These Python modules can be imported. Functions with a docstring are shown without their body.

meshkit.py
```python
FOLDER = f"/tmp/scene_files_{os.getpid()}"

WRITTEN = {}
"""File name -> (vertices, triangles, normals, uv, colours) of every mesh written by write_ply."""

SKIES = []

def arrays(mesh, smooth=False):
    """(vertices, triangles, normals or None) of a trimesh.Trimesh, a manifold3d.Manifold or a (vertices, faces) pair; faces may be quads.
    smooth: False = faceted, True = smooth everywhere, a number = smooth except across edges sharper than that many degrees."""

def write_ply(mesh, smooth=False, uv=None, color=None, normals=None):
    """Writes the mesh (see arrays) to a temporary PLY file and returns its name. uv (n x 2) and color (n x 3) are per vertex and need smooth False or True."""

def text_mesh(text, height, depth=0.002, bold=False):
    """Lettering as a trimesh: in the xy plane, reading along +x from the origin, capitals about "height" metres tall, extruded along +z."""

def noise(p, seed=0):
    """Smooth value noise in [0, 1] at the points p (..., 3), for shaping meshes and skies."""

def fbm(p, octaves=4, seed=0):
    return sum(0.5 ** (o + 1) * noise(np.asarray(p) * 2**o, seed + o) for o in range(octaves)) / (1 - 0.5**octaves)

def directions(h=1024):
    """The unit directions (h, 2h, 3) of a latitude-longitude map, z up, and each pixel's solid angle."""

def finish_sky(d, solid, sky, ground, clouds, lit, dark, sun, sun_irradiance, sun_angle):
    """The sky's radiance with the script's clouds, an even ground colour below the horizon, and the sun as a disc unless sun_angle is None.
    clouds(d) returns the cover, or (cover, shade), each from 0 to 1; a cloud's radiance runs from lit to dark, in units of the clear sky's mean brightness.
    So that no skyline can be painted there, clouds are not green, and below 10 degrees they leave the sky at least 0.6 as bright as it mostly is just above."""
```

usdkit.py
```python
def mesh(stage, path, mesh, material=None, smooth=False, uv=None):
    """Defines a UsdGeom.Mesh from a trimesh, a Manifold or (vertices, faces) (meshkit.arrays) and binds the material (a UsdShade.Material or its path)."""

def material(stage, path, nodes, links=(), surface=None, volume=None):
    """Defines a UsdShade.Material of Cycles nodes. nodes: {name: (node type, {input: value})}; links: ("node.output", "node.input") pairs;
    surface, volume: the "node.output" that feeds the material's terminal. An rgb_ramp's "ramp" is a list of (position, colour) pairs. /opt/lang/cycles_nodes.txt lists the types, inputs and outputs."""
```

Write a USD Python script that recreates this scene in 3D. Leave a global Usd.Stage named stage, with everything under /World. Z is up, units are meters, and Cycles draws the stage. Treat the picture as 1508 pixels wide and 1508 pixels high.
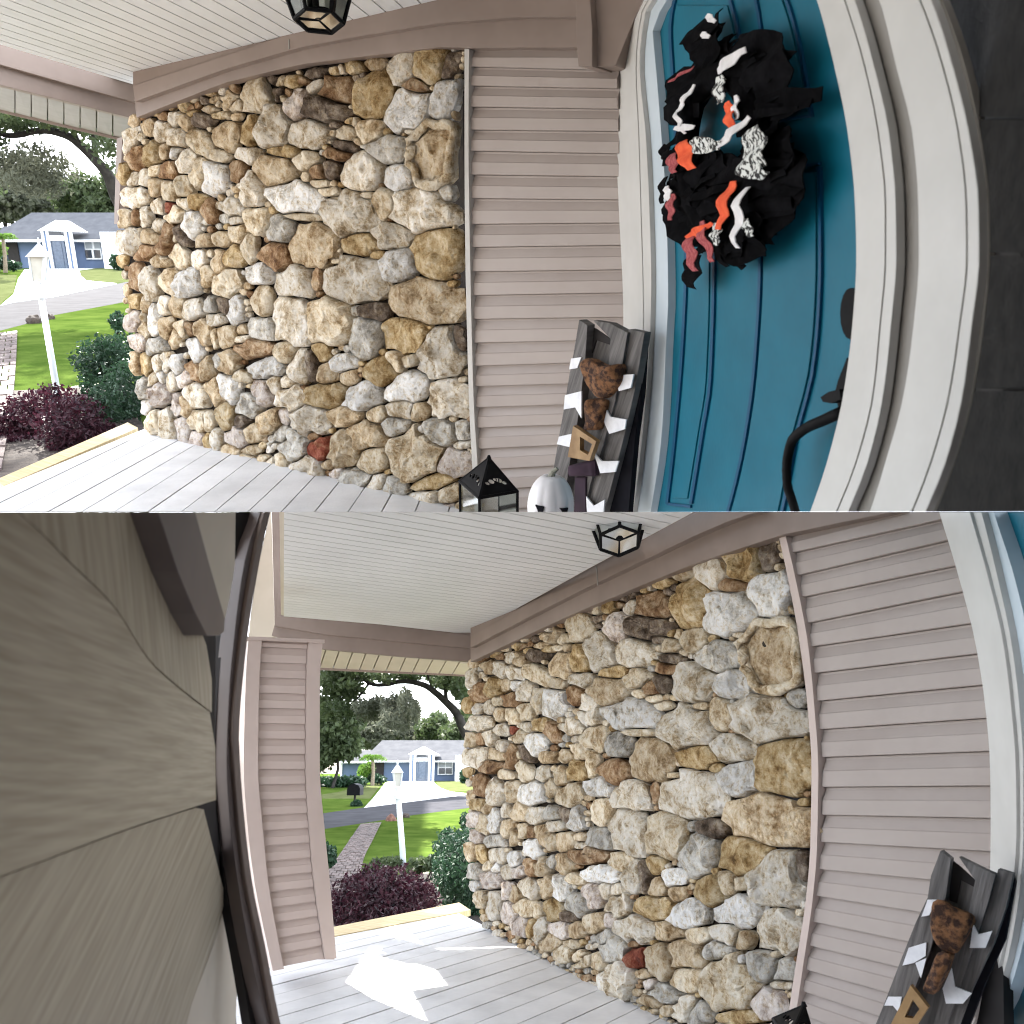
import math, random
import numpy as np, trimesh, manifold3d as m3, shapely, usdkit
from shapely.geometry import Polygon, LineString
from scipy.interpolate import PchipInterpolator
from pxr import Usd, UsdGeom, UsdLux, UsdShade, Gf, Sdf
from meshkit import noise as vnoise, fbm

stage = Usd.Stage.CreateInMemory()
UsdGeom.SetStageUpAxis(stage, UsdGeom.Tokens.z)
UsdGeom.Xform.Define(stage, '/World')

# ------------------------------------------------------------------ camera, sky, sun
EYE = 1.78                                   # metres above the lawn
FOC = 1200.0                                 # focal length in pixels of the 1508 px photograph
PITCH = math.atan((1120 - 754) / FOC)        # the camera looks up a little: the lower porch stands level
TILT = math.atan((754 - 365) / FOC)          # the upper porch set is tipped back above it
cam = UsdGeom.Camera.Define(stage, '/World/camera')
cam.CreateFocalLengthAttr(36.0 * FOC / 1508)
cam.CreateHorizontalApertureAttr(36.0)
cam.CreateVerticalApertureAttr(36.0)
cam.CreateClippingRangeAttr(Gf.Vec2f(0.05, 2000))
cam.AddTranslateOp().Set(Gf.Vec3d(0, 0, EYE))
cam.AddRotateXOp().Set(90 + math.degrees(PITCH))
cam.CreateExposureAttr(2.55)
cam.CreateFStopAttr(4.5)
cam.CreateFocusDistanceAttr(5.5)
SUN = np.array([-0.43, 0.42, 0.80]); SUN /= np.linalg.norm(SUN)
SUN_EL, SUN_ROT = math.asin(SUN[2]), math.atan2(SUN[0], SUN[1])
usdkit.material(stage, '/World/Looks/daylight', {
    'sky': ('sky_texture', {'sky_type': 'single_scattering', 'sun_disc': False, 'sun_elevation': SUN_EL, 'sun_rotation': SUN_ROT,
                            'air_density': 1.0, 'aerosol_density': 2.2}),
    'co': ('texture_coordinate', {}),
    'n': ('noise_texture', {'scale': 3.2, 'detail': 5.0, 'roughness': 0.6}),
    'r': ('rgb_ramp', {'ramp': [(0.36, (0, 0, 0)), (0.60, (1, 1, 1))]}),
    'm': ('mix', {'color2': (9.0, 9.3, 9.8)}),
    'b': ('background_shader', {'strength': 0.10})},
    [('co.generated', 'n.vector'), ('n.fac', 'r.fac'), ('r.color', 'm.fac'), ('sky.color', 'm.color1'), ('m.color', 'b.color')], surface='b.background')
dome = UsdLux.DomeLight.Define(stage, '/World/sky')
UsdShade.MaterialBindingAPI.Apply(dome.GetPrim()).Bind(UsdShade.Material.Get(stage, '/World/Looks/daylight'))
dome.GetPrim().SetCustomDataByKey('kind', 'structure')
sun = UsdLux.DistantLight.Define(stage, '/World/sun')
sun.CreateIntensityAttr(1.0); sun.CreateAngleAttr(0.5); sun.CreateColorAttr(Gf.Vec3f(1, 0.95, 0.88))
sun.GetPrim().CreateAttribute('inputs:normalize', Sdf.ValueTypeNames.Bool).Set(True)
_z = SUN; _x = np.cross([0, 0, 1.0], _z); _x /= np.linalg.norm(_x); _y = np.cross(_z, _x)
sun.AddTransformOp().Set(Gf.Matrix4d(*_x, 0, *_y, 0, *_z, 0, 0, 0, 0, 1))

# ------------------------------------------------------------------ materials
def mat(name, c1, c2=None, rough=0.6, scale=6.0, bump=0.0, bscale=None, detail=4.0, uv=None, lo=0.35, hi=0.65, vary=0.0, spec=0.4, bevel=0.0, metal=0.0, third=None, translucent=0.0, dist=0.02, pits=0.0):
    c2 = c2 or c1
    nd = {'p': ('principled_bsdf', {'roughness': rough, 'specular_ior_level': spec, 'metallic': metal}),
          'n': ('noise_texture', {'scale': scale, 'detail': detail, 'roughness': 0.6})}
    ln = []
    if uv:
        nd['tc'] = ('texture_coordinate', {}); nd['mp'] = ('mapping', {'scale': (uv[0], uv[1], 1.0)})
        ln += [('tc.UV', 'mp.vector'), ('mp.vector', 'n.vector')]
        src = 'mp.vector'
    else:
        nd['g'] = ('geometry', {}); ln += [('g.position', 'n.vector')]
        src = 'g.position'
    stops = [(lo, c1), (hi, c2)] + ([(min(hi + 0.1, 0.98), third)] if third else [])
    nd['r'] = ('rgb_ramp', {'ramp': stops}); ln.append(('n.fac', 'r.fac'))
    col = 'r.color'
    if vary:
        nd['oi'] = ('object_info', {}); nd['mv'] = ('math', {'math_type': 'multiply_add', 'value2': 2 * vary, 'value3': 1 - vary})
        nd['h'] = ('hsv', {}); ln += [('oi.random', 'mv.value1'), ('mv.value', 'h.value'), (col, 'h.color')]
        col = 'h.color'
    ln.append((col, 'p.base_color'))
    if bump:
        nd['bn'] = ('noise_texture', {'scale': bscale or scale * 4, 'detail': 6.0, 'roughness': 0.65})
        nd['bp'] = ('bump', {'strength': bump, 'distance': dist})
        ln += [(src, 'bn.vector'), ('bn.fac', 'bp.height'), ('bp.normal', 'p.normal')]
        if pits:
            nd['vo'] = ('voronoi_texture', {'scale': pits}); nd['vr'] = ('rgb_ramp', {'ramp': [(0.0, (0, 0, 0)), (0.35, (1, 1, 1))]})
            nd['ad'] = ('math', {'math_type': 'multiply_add', 'value2': 0.6})
            ln += [(src, 'vo.vector'), ('vo.distance', 'vr.fac'), ('vr.color', 'ad.value1'), ('bn.fac', 'ad.value3')]
            ln.remove(('bn.fac', 'bp.height')); ln.append(('ad.value', 'bp.height'))
    if bevel:
        nd['bv'] = ('bevel', {'radius': bevel, 'samples': 4})
        ln.append(('bv.bevel', 'bp.normal' if bump else 'p.normal'))
    surf = 'p.BSDF'
    if translucent:
        nd['t'] = ('translucent_bsdf', {}); nd['mx'] = ('mix_closure', {'fac': translucent})
        ln += [(col, 't.color'), ('p.BSDF', 'mx.closure1'), ('t.BSDF', 'mx.closure2')]; surf = 'mx.closure'
    path = '/World/Looks/' + name
    usdkit.material(stage, path, nd, ln, surface=surf)
    return path

STONE = {}
def stone(k, a0, a, b, c):
    nd = {'g': ('geometry', {}), 'oi': ('object_info', {}), 'p': ('principled_bsdf', {'roughness': 0.92, 'specular_ior_level': 0.15}),
          'n': ('noise_texture', {'scale': 8.0, 'detail': 9.0, 'roughness': 0.78, 'distortion': 0.15}), 'n2': ('noise_texture', {'scale': 31.0, 'detail': 6.0, 'roughness': 0.7}),
          'r': ('rgb_ramp', {'ramp': [(0.32, a0), (0.41, a), (0.50, b), (0.62, c)]}),
          'r2': ('rgb_ramp', {'ramp': [(0.31, (.30, .22, .13)), (0.41, (.88, .79, .64)), (0.50, (1, 1, 1))]}), 'mu': ('mix', {'mix_type': 'multiply', 'fac': 0.85}),
          'v': ('math', {'math_type': 'multiply_add', 'value2': 0.34, 'value3': 0.83}), 'h': ('hsv', {}),
          'vo': ('voronoi_texture', {'scale': 19.0}), 'vr': ('rgb_ramp', {'ramp': [(0.0, (0, 0, 0)), (0.34, (1, 1, 1))]}),
          'ad': ('math', {'math_type': 'multiply_add', 'value2': 0.45}), 'bp': ('bump', {'strength': 1.0, 'distance': 0.035})}
    STONE[k] = '/World/Looks/stone_' + k
    usdkit.material(stage, STONE[k], nd, [('g.position', 'n.vector'), ('g.position', 'n2.vector'), ('g.position', 'vo.vector'), ('n.fac', 'r.fac'), ('n2.fac', 'r2.fac'), ('r.color', 'mu.color1'), ('r2.color', 'mu.color2'),
        ('oi.random', 'v.value1'), ('v.value', 'h.value'), ('mu.color', 'h.color'), ('h.color', 'p.base_color'), ('vo.distance', 'vr.fac'), ('vr.color', 'ad.value1'), ('n2.fac', 'ad.value3'), ('ad.value', 'bp.height'), ('bp.normal', 'p.normal')], surface='p.BSDF')
stone('white', (.20, .175, .135), (.52, .49, .44), (.74, .725, .70), (.80, .79, .775))
stone('pale', (.15, .105, .06), (.42, .335, .225), (.68, .62, .52), (.78, .745, .69))
stone('cream', (.14, .09, .04), (.40, .295, .175), (.66, .565, .42), (.77, .71, .60))
stone('tan', (.11, .07, .033), (.31, .215, .12), (.54, .43, .29), (.70, .62, .49))
stone('gold', (.09, .05, .018), (.26, .165, .07), (.46, .34, .18), (.66, .56, .40))
stone('rust', (.05, .026, .012), (.16, .085, .042), (.30, .19, .105), (.54, .42, .29))
stone('dark', (.03, .022, .016), (.085, .062, .045), (.17, .13, .10), (.40, .34, .27))
stone('grey', (.12, .105, .085), (.30, .28, .245), (.50, .475, .43), (.66, .64, .595))
stone('pink', (.14, .105, .085), (.36, .29, .25), (.60, .53, .48), (.74, .69, .65))
stone('red', (.05, .012, .008), (.15, .035, .02), (.27, .075, .045), (.42, .22, .14))
M = dict(
    mortar=mat('dark_mortar', (.016, .012, .009), (.045, .034, .025), rough=0.95, scale=14, bump=0.6),
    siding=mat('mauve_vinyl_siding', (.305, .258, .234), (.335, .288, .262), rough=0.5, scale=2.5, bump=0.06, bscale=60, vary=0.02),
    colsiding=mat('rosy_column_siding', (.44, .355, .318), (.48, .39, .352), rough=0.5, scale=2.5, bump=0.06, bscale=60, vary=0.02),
    beam=mat('taupe_painted_trim', (.18, .136, .113), (.21, .162, .136), rough=0.5, scale=3, bump=0.05, bscale=40, bevel=0.006),
    beam_pale=mat('pale_taupe_trim', (.47, .42, .34), (.52, .46, .38), rough=0.5, scale=3),
    ceil=mat('white_beadboard', (.58, .585, .585), (.63, .635, .635), rough=0.5, scale=2, vary=0.02),
    deck=mat('grey_white_deck_paint', (.54, .545, .56), (.67, .675, .69), rough=0.6, spec=0.25, scale=3.0, detail=8, bump=0.15, bscale=45, vary=0.05, lo=0.3, hi=0.6),
    nosing=mat('yellow_bare_lumber', (.46, .35, .17), (.62, .50, .28), rough=0.7, uv=(2, 40), scale=1.0, bump=0.1),
    casing=mat('white_casing_paint', (.45, .445, .425), (.50, .495, .475), rough=0.45, scale=4, bump=0.04, bscale=30, bevel=0.005),
    jamb=mat('bluish_white_jamb_paint', (.42, .49, .54), (.47, .54, .59), rough=0.45, scale=4),
    groove=mat('dark_joint', (.05, .045, .04), rough=0.9),
    greytrim=mat('grey_edge_trim', (.40, .385, .36), (.46, .44, .41), rough=0.5, scale=4, bevel=0.004),
    teal=mat('teal_door_paint', (.001, .098, .155), (.002, .12, .185), rough=0.5, spec=0.18, scale=3, bump=0.05, bscale=50, bevel=0.006),
    tealdk=mat('teal_moulding_paint', (.0, .05, .12), (.001, .06, .135), rough=0.5, spec=0.2, scale=3),
    black=mat('black_metal', (.003, .003, .0035), (.007, .007, .008), spec=0.06, rough=0.55, scale=20),
    ragblack=mat('black_rag', (.0025, .0025, .003), (.006, .006, .007), rough=1.0, scale=30, bump=0.3, vary=0.3, spec=0.03),
    ragwhite=mat('white_rag', (.60, .59, .60), (.70, .69, .70), rough=0.9, scale=30, bump=0.3),
    ragorange=mat('orange_rag', (.62, .07, .02), (.75, .12, .04), rough=0.9, scale=30, bump=0.3),
    ragpink=mat('dark_pink_rag', (.22, .025, .035), (.42, .11, .11), rough=0.9, scale=90, bump=0.3),
    ragweb=mat('web_print_rag', (.02, .02, .02), (.60, .62, .60), rough=0.9, scale=75, detail=1, lo=0.46, hi=0.52),
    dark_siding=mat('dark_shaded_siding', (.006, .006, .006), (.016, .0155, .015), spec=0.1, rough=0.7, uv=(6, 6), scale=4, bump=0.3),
    nearsiding=mat('near_grained_siding', (.29, .245, .175), (.41, .36, .275), rough=0.5, uv=(4, 75), scale=1.0, detail=3, bump=0.22, bscale=1.0, dist=0.006),
    recess=mat('black_recess', (.010, .008, .008), (.016, .013, .013), rough=0.8),
    endtrim=mat('dark_mauve_trim', (.12, .095, .09), (.15, .12, .11), rough=0.45, scale=4, bevel=0.004),
    signwood=mat('grey_barn_wood', (.065, .06, .058), (.155, .145, .14), rough=0.8, uv=(3, 45), scale=1, bump=0.3),
    signdark=mat('dark_sign_side', (.008, .008, .011), (.014, .014, .018), rough=0.9, spec=0.05),
    signwhite=mat('white_sign_paint', (.62, .63, .66), (.74, .75, .78), rough=0.7, scale=25),
    rust=mat('rusty_brown_ornament', (.03, .010, .004), (.20, .09, .035), rough=0.8, scale=34, lo=0.42, hi=0.58, bump=0.5),
    goldwood=mat('golden_brown_wood', (.20, .115, .045), (.30, .19, .085), rough=0.6, scale=10),
    hat=mat('dark_plum_cloth', (.02, .012, .02), (.04, .02, .035), rough=0.9),
    pumpkin=mat('white_pumpkin_skin', (.66, .65, .67), (.74, .73, .75), rough=0.45, scale=6),
    stem=mat('grey_green_stem', (.20, .20, .16), (.32, .32, .27), rough=0.8, scale=20),
    candle=mat('ivory_candle', (.50, .47, .28), (.58, .55, .36), rough=0.6),
    ground=mat('bare_sandy_soil', (.20, .175, .145), (.29, .26, .225), rough=0.95, scale=0.8, detail=8),
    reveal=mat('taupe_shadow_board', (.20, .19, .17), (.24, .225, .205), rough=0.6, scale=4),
    grass=mat('lawn_grass', (.045, .078, .014), (.085, .125, .026), rough=0.9, scale=1.2, detail=8, bump=0.6, bscale=14, spec=0.0),
    drygrass=mat('dull_grass', (.075, .09, .036), (.12, .135, .06), rough=0.95, spec=0.0, scale=1.5, detail=7),
    soil=mat('dark_mulch', (.03, .022, .018), (.08, .062, .05), rough=0.95, scale=9, detail=7, bump=0.8),
    road=mat('grey_asphalt', (.048, .048, .054), (.068, .068, .075), rough=0.95, spec=0.02, scale=1.5, detail=8),
    concrete=mat('pale_concrete', (.60, .60, .59), (.68, .68, .67), rough=0.95, spec=0.05, scale=1.0, detail=6),
    paver=mat('pinkish_paver', (.085, .06, .054), (.15, .115, .105), rough=0.85, scale=6, bump=0.4, vary=0.25),
    edging=mat('pale_edging_block', (.34, .30, .25), (.46, .42, .36), rough=0.9, scale=10, bump=0.4, vary=0.15),
    whitepost=mat('white_post_paint', (.50, .54, .56), (.56, .60, .62), rough=0.4),
    frost=mat('frosted_lamp_pane', (.42, .42, .38), (.50, .50, .45), rough=0.3),
    maroon=mat('maroon_leaf', (.012, .004, .008), (.065, .014, .026), rough=0.6, scale=9, translucent=0.25, vary=0.2),
    hedge=mat('deep_green_leaf', (.010, .028, .014), (.035, .085, .040), rough=0.5, scale=4, translucent=0.25),
    leaf=mat('oak_leaf', (.035, .055, .022), (.085, .115, .048), rough=0.6, scale=1.2, translucent=0.35),
    leafgrey=mat('grey_moss_leaf', (.085, .095, .068), (.16, .17, .125), rough=0.8, scale=1.0, translucent=0.35),
    leafbright=mat('bright_green_leaf', (.08, .17, .025), (.15, .27, .04), rough=0.6, scale=2, translucent=0.35),
    bark=mat('dark_oak_bark', (.012, .011, .010), (.035, .031, .027), rough=0.95, scale=6, bump=0.8),
    palmbark=mat('palm_bark', (.16, .125, .09), (.24, .20, .15), rough=0.95, scale=8),
    roof=mat('pale_grey_shingles', (.085, .088, .097), (.11, .113, .122), spec=0.0, rough=0.95, scale=1.5, detail=8),
    bluewall=mat('blue_house_paint', (.085, .125, .215), (.10, .145, .245), rough=0.6, scale=1),
    housewhite=mat('white_house_trim', (.70, .72, .75), (.76, .78, .80), rough=0.5),
    winglass=mat('dark_window_glass', (.02, .025, .035), (.035, .04, .05), rough=0.08, spec=0.6),
    doorglass=mat('grey_blue_door_glass', (.05, .07, .10), (.08, .105, .15), rough=0.12, spec=0.6),
    brickrock=mat('reddish_rock', (.13, .06, .045), (.24, .13, .10), rough=0.9, scale=10, bump=0.5),
    cloth=mat('blue_grey_sill', (.3, .33, .36), rough=0.6),
)
usdkit.material(stage, '/World/Looks/lamp_glass', {
    't': ('transparent_bsdf', {'color': (.72, .75, .72)}), 'g': ('glossy_bsdf', {'roughness': 0.08, 'color': (.8, .8, .8)}),
    'f': ('fresnel', {'IOR': 1.5}), 'm': ('mix_closure', {})},
    [('f.fac', 'm.fac'), ('t.BSDF', 'm.closure1'), ('g.BSDF', 'm.closure2')], surface='m.closure')
M['glass'] = '/World/Looks/lamp_glass'

# ------------------------------------------------------------------ the two porch sets: pixels of the photograph -> points in each set
class View:
    def __init__(self, ang, world_rot, keep_above):
        self.c, self.s = math.cos(ang), math.sin(ang)
        a = world_rot
        self.R = np.array([[1, 0, 0], [0, math.cos(a), -math.sin(a)], [0, math.sin(a), math.cos(a)]])
        n = np.array([0, -self.s, self.c])                  # the plane in which the two sets meet
        self.n = n if keep_above else -n
    def ray(self, px, py):
        u, v = (px - 754) / FOC, (754 - py) / FOC
        return np.array([u, self.c - self.s * v, self.s + self.c * v])
    def deep(self, px, py, y):
        r = self.ray(px, py); return r * (y / r[1])
    def level(self, px, py, z):
        r = self.ray(px, py); return r * (z / r[2])
    def on(self, px, py, pl):
        r = self.ray(px, py); return r * (np.dot(pl.o, pl.n) / np.dot(r, pl.n))
    def plan(self, px, y):                                 # plan point at the horizon row
        p = self.deep(px, self.hor, y); return (p[0], p[1])
LOW = View(PITCH, 0.0, False); LOW.hor = 1120
UP = View(-TILT, PITCH + TILT, True); UP.hor = 365
LOW.deck, UP.deck, LAWN = -1.36, -1.43, -1.78        # deck and lawn below the eye

class Plane:
    def __init__(self, o, e1, e2, n):
        self.o, self.e1, self.e2, self.n = (np.asarray(x, float) for x in (o, e1, e2, n))
    def ab(self, p):
        d = np.asarray(p) - self.o; return np.stack([d @ self.e1, d @ self.e2], -1)
    def pt(self, a, b, h=0.0):
        return self.o + np.multiply.outer(a, self.e1) + np.multiply.outer(b, self.e2) + np.multiply.outer(np.broadcast_to(h, np.shape(a)), self.n)
def wall_plane(p0, p1):
    e1 = np.array([p1[0] - p0[0], p1[1] - p0[1], 0.0]); e1 /= np.linalg.norm(e1)
    n = np.array([e1[1], -e1[0], 0.0]); o = np.array([p0[0], p0[1], 0.0])
    if n @ -o < 0: n = -n
    return Plane(o, e1, (0, 0, 1), n)
def flat_plane(z, up=True):
    return Plane((0, 0, z), (1, 0, 0), (0, 1, 0), (0, 0, 1 if up else -1))

class G:                                                    # a mesh: vertices, triangles, optional uv
    def __init__(self, v, f, uv=None): self.v, self.f, self.uv = np.asarray(v, float).reshape(-1, 3), np.asarray(f, int).reshape(-1, 3), None if uv is None else np.asarray(uv, float)
def gj(parts):
    parts = [p if isinstance(p, G) else G(p.vertices, p.faces) for p in parts]
    n, v, f, uv = 0, [], [], []
    for p in parts:
        v.append(p.v); f.append(p.f + n); n += len(p.v); uv.append(p.uv)
    return G(np.vstack(v), np.vstack(f), np.vstack(uv) if all(u is not None for u in uv) else None)
def clip(g, n):
    d = g.v @ n
    if (d >= -1e-9).all(): return g
    v, uv = [tuple(x) for x in g.v], None if g.uv is None else [tuple(x) for x in g.uv]
    out = []
    for t in g.f:
        k = [d[i] >= 0 for i in t]
        if all(k): out.append(tuple(t)); continue
        if not any(k): continue
        poly = []
        for i in range(3):
            a, b = t[i], t[(i + 1) % 3]
            if d[a] >= 0: poly.append(a)
            if (d[a] >= 0) != (d[b] >= 0):
                s = d[a] / (d[a] - d[b])
                v.append(tuple(np.array(v[a]) + s * (np.array(v[b]) - np.array(v[a]))))
                if uv is not None: uv.append(tuple(np.array(uv[a]) + s * (np.array(uv[b]) - np.array(uv[a]))))
                poly.append(len(v) - 1)
        for i in range(1, len(poly) - 1): out.append((poly[0], poly[i], poly[i + 1]))
    if not out: return None
    f = np.array(out); used, inv = np.unique(f, return_inverse=True)
    return G(np.array(v)[used], inv.reshape(-1, 3), None if uv is None else np.array(uv)[used])

NAMES = {}
def numbered(path):
    k = NAMES.get(path, -1) + 1; NAMES[path] = k
    return path if k == 0 else f'{path}_{k:03d}'
def meta(p, label=None, cat=None, group=None, kind=None):
    for k, x in (('label', label), ('category', cat), ('group', group), ('kind', kind)):
        if x: p.SetCustomDataByKey(k, x)
class Thing:
    """One top-level thing: parts are gathered in the set's own coordinates, then written under an Xform at the thing's base."""
    def __init__(self, V, name, label=None, cat=None, group=None, kind=None, single=False):
        self.V, self.name, self.parts, self.single = V, name, [], single
        self.md = (label, cat, group, kind)
    def part(self, name, g, m, parent=None, label=None, smooth=False, kind=None):
        if not isinstance(g, G):
            if hasattr(g, 'to_mesh'):
                q = g.to_mesh(); g = G(q.vert_properties[:, :3], q.tri_verts)
            else: g = G(g.vertices, g.faces)
        g = clip(g, self.V.n)
        if g is None or len(g.f) == 0: return None
        self.parts.append((name, g, M.get(m, m), parent, label, smooth, kind)); return len(self.parts) - 1
    def done(self):
        if not self.parts: return
        allv = np.vstack([p[1].v for p in self.parts])
        base = np.array([*(allv.min(0)[:2] + allv.max(0)[:2]) / 2, allv[:, 2].min()])
        R = self.V.R; w = R @ base + [0, 0, EYE]
        mt = Gf.Matrix4d(*R[:, 0], 0, *R[:, 1], 0, *R[:, 2], 0, *w, 1)
        root = numbered('/World/' + self.name)
        if not self.single:
            x = UsdGeom.Xform.Define(stage, root); x.AddTransformOp().Set(mt); meta(x.GetPrim(), *self.md)
        paths = {}
        for i, (name, g, m, parent, label, smooth, kind) in enumerate(self.parts):
            path = root if self.single else numbered((paths[parent] if parent is not None else root) + '/' + name)
            paths[i] = path
            me = usdkit.mesh(stage, path, (g.v - base, g.f), m, smooth=False if g.uv is not None else smooth, uv=g.uv)
            if self.single: me.AddTransformOp().Set(mt); meta(me.GetPrim(), *self.md)
            else: meta(me.GetPrim(), label, None, None, kind)
        return root
def one(V, name, g, m, label=None, cat=None, group=None, kind=None, smooth=False):
    t = Thing(V, name, label, cat, group, kind, single=True); t.part(name, g, m, smooth=smooth); return t.done()

# ------------------------------------------------------------------ shapes
def extrude_ab(pl, ab, off, thick, hole=None, uvrot=None):
    """Polygon (plane coordinates) as a plate from off to off+thick along the plane's normal."""
    polys = [np.asarray(ab)] + ([np.asarray(hole)] if hole is not None else [])
    cs = m3.CrossSection(polys, m3.FillRule.EvenOdd)
    q = m3.Manifold.extrude(cs, thick).to_mesh()
    v, f = np.array(q.vert_properties[:, :3]), np.array(q.tri_verts)
    w = pl.pt(v[:, 0], v[:, 1], v[:, 2] + off)
    if np.cross(pl.e1, pl.e2) @ pl.n < 0: f = f[:, ::-1]
    uv = v[:, :2].copy()
    if uvrot is not None:
        c, s = math.cos(uvrot), math.sin(uvrot); uv = np.stack([uv[:, 0] * c + uv[:, 1] * s, -uv[:, 0] * s + uv[:, 1] * c], -1)
    return G(w, f, uv)
def plate(V, px, pl, off=0.0, thick=0.02, hole=None, uvrot=None):
    fr = Plane(pl.o + pl.n * (off + thick), pl.e1, pl.e2, pl.n)      # the outline is that of the plate's front face
    ab = fr.ab([V.on(x, y, fr) for x, y in px])
    if hole is not None: hole = fr.ab([V.on(x, y, fr) for x, y in hole])
    return extrude_ab(pl, ab, off, thick, hole, uvrot)
def edge(pts):
    """A curved edge: (row, x) knots -> function of the row."""
    pts = sorted(pts); r, x = [p[0] for p in pts], [p[1] for p in pts]
    return PchipInterpolator(r, x, extrapolate=True)
def strip_px(ea, eb, r0, r1, n=28):
    rows = np.linspace(r0, r1, n)
    return [(float(ea(r)), r) for r in rows] + [(float(eb(r)), r) for r in rows[::-1]]
def strip(V, pl, ea, eb, r0, r1, off, thick, n=28, uvrot=math.pi / 2):
    return plate(V, strip_px(ea, eb, r0, r1, n), pl, off, thick, uvrot=uvrot)
def lap(V, pl, A0, A1, B0, B1, prof, n=6, off=0.0):
    """A siding course: its top edge A0-A1 and bottom edge B0-B1 in pixels, the profile [(t, depth)] swept along it."""
    A0, A1, B0, B1 = map(np.array, (A0, A1, B0, B1))
    pl = Plane(pl.o + pl.n * (off + 0.03), pl.e1, pl.e2, pl.n); off = -0.03
    v, uv = [], []
    for i in range(n + 1):
        s = i / n; a, b = A0 + s * (A1 - A0), B0 + s * (B1 - B0)
        p0, p1 = V.on(*a, pl), V.on(*b, pl)
        for t, d in prof:
            p = p0 + t * (p1 - p0); v.append(p + (off + d) * pl.n)
            uv.append((float(pl.ab(p)[0]), t * 0.15))
    k, f = len(prof), []
    for i in range(n):
        for j in range(k - 1):
            a = i * k + j; f += [(a, a + 1, a + k + 1), (a, a + k + 1, a + k)]
    for i, fl in ((0, 1), (n, 0)):
        for j in range(1, k - 1):
            t = (i * k, i * k + j, i * k + j + 1); f.append(t if fl else t[::-1])
    return G(v, f, uv)
def tube(pts, rad, n=8):
    pts = np.asarray(pts, float); rad = np.broadcast_to(rad, len(pts)); v, f = [], []
    tan = np.gradient(pts, axis=0); ref = np.array([0.13, 0.31, 0.94])
    for p, t, r in zip(pts, tan, rad):
        t = t / np.linalg.norm(t); a = np.cross(t, ref); a /= np.linalg.norm(a); b = np.cross(t, a)
        for k in range(n):
            w = 2 * math.pi * k / n; v.append(p + r * (math.cos(w) * a + math.sin(w) * b))
    m = len(pts)
    for i in range(m - 1):
        for k in range(n):
            a, b = i * n + k, i * n + (k + 1) % n; f += [(a, b, b + n), (a, b + n, a + n)]
    v += [pts[0], pts[-1]]
    for k in range(n):
        f += [(len(v) - 2, (k + 1) % n, k), (len(v) - 1, (m - 1) * n + k, (m - 1) * n + (k + 1) % n)]
    return G(v, f)
def smooth_path(pts, n=24):
    pts = np.asarray(pts, float); t = np.r_[0, np.cumsum(np.linalg.norm(np.diff(pts, axis=0), axis=1))]
    return PchipInterpolator(t, pts)(np.linspace(0, t[-1], n))
def boxg(lo, hi):
    b = trimesh.creation.box(np.subtract(hi, lo)); b.apply_translation((np.asarray(lo) + np.asarray(hi)) / 2); return G(b.vertices, b.faces)
def hexa(c8):
    """Box from 8 corners: bottom four, then top four, in order round."""
    return G(c8, [(0, 2, 1), (0, 3, 2), (4, 5, 6), (4, 6, 7), (0, 1, 5), (0, 5, 4), (1, 2, 6), (1, 6, 5), (2, 3, 7), (2, 7, 6), (3, 0, 4), (3, 4, 7)])
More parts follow.
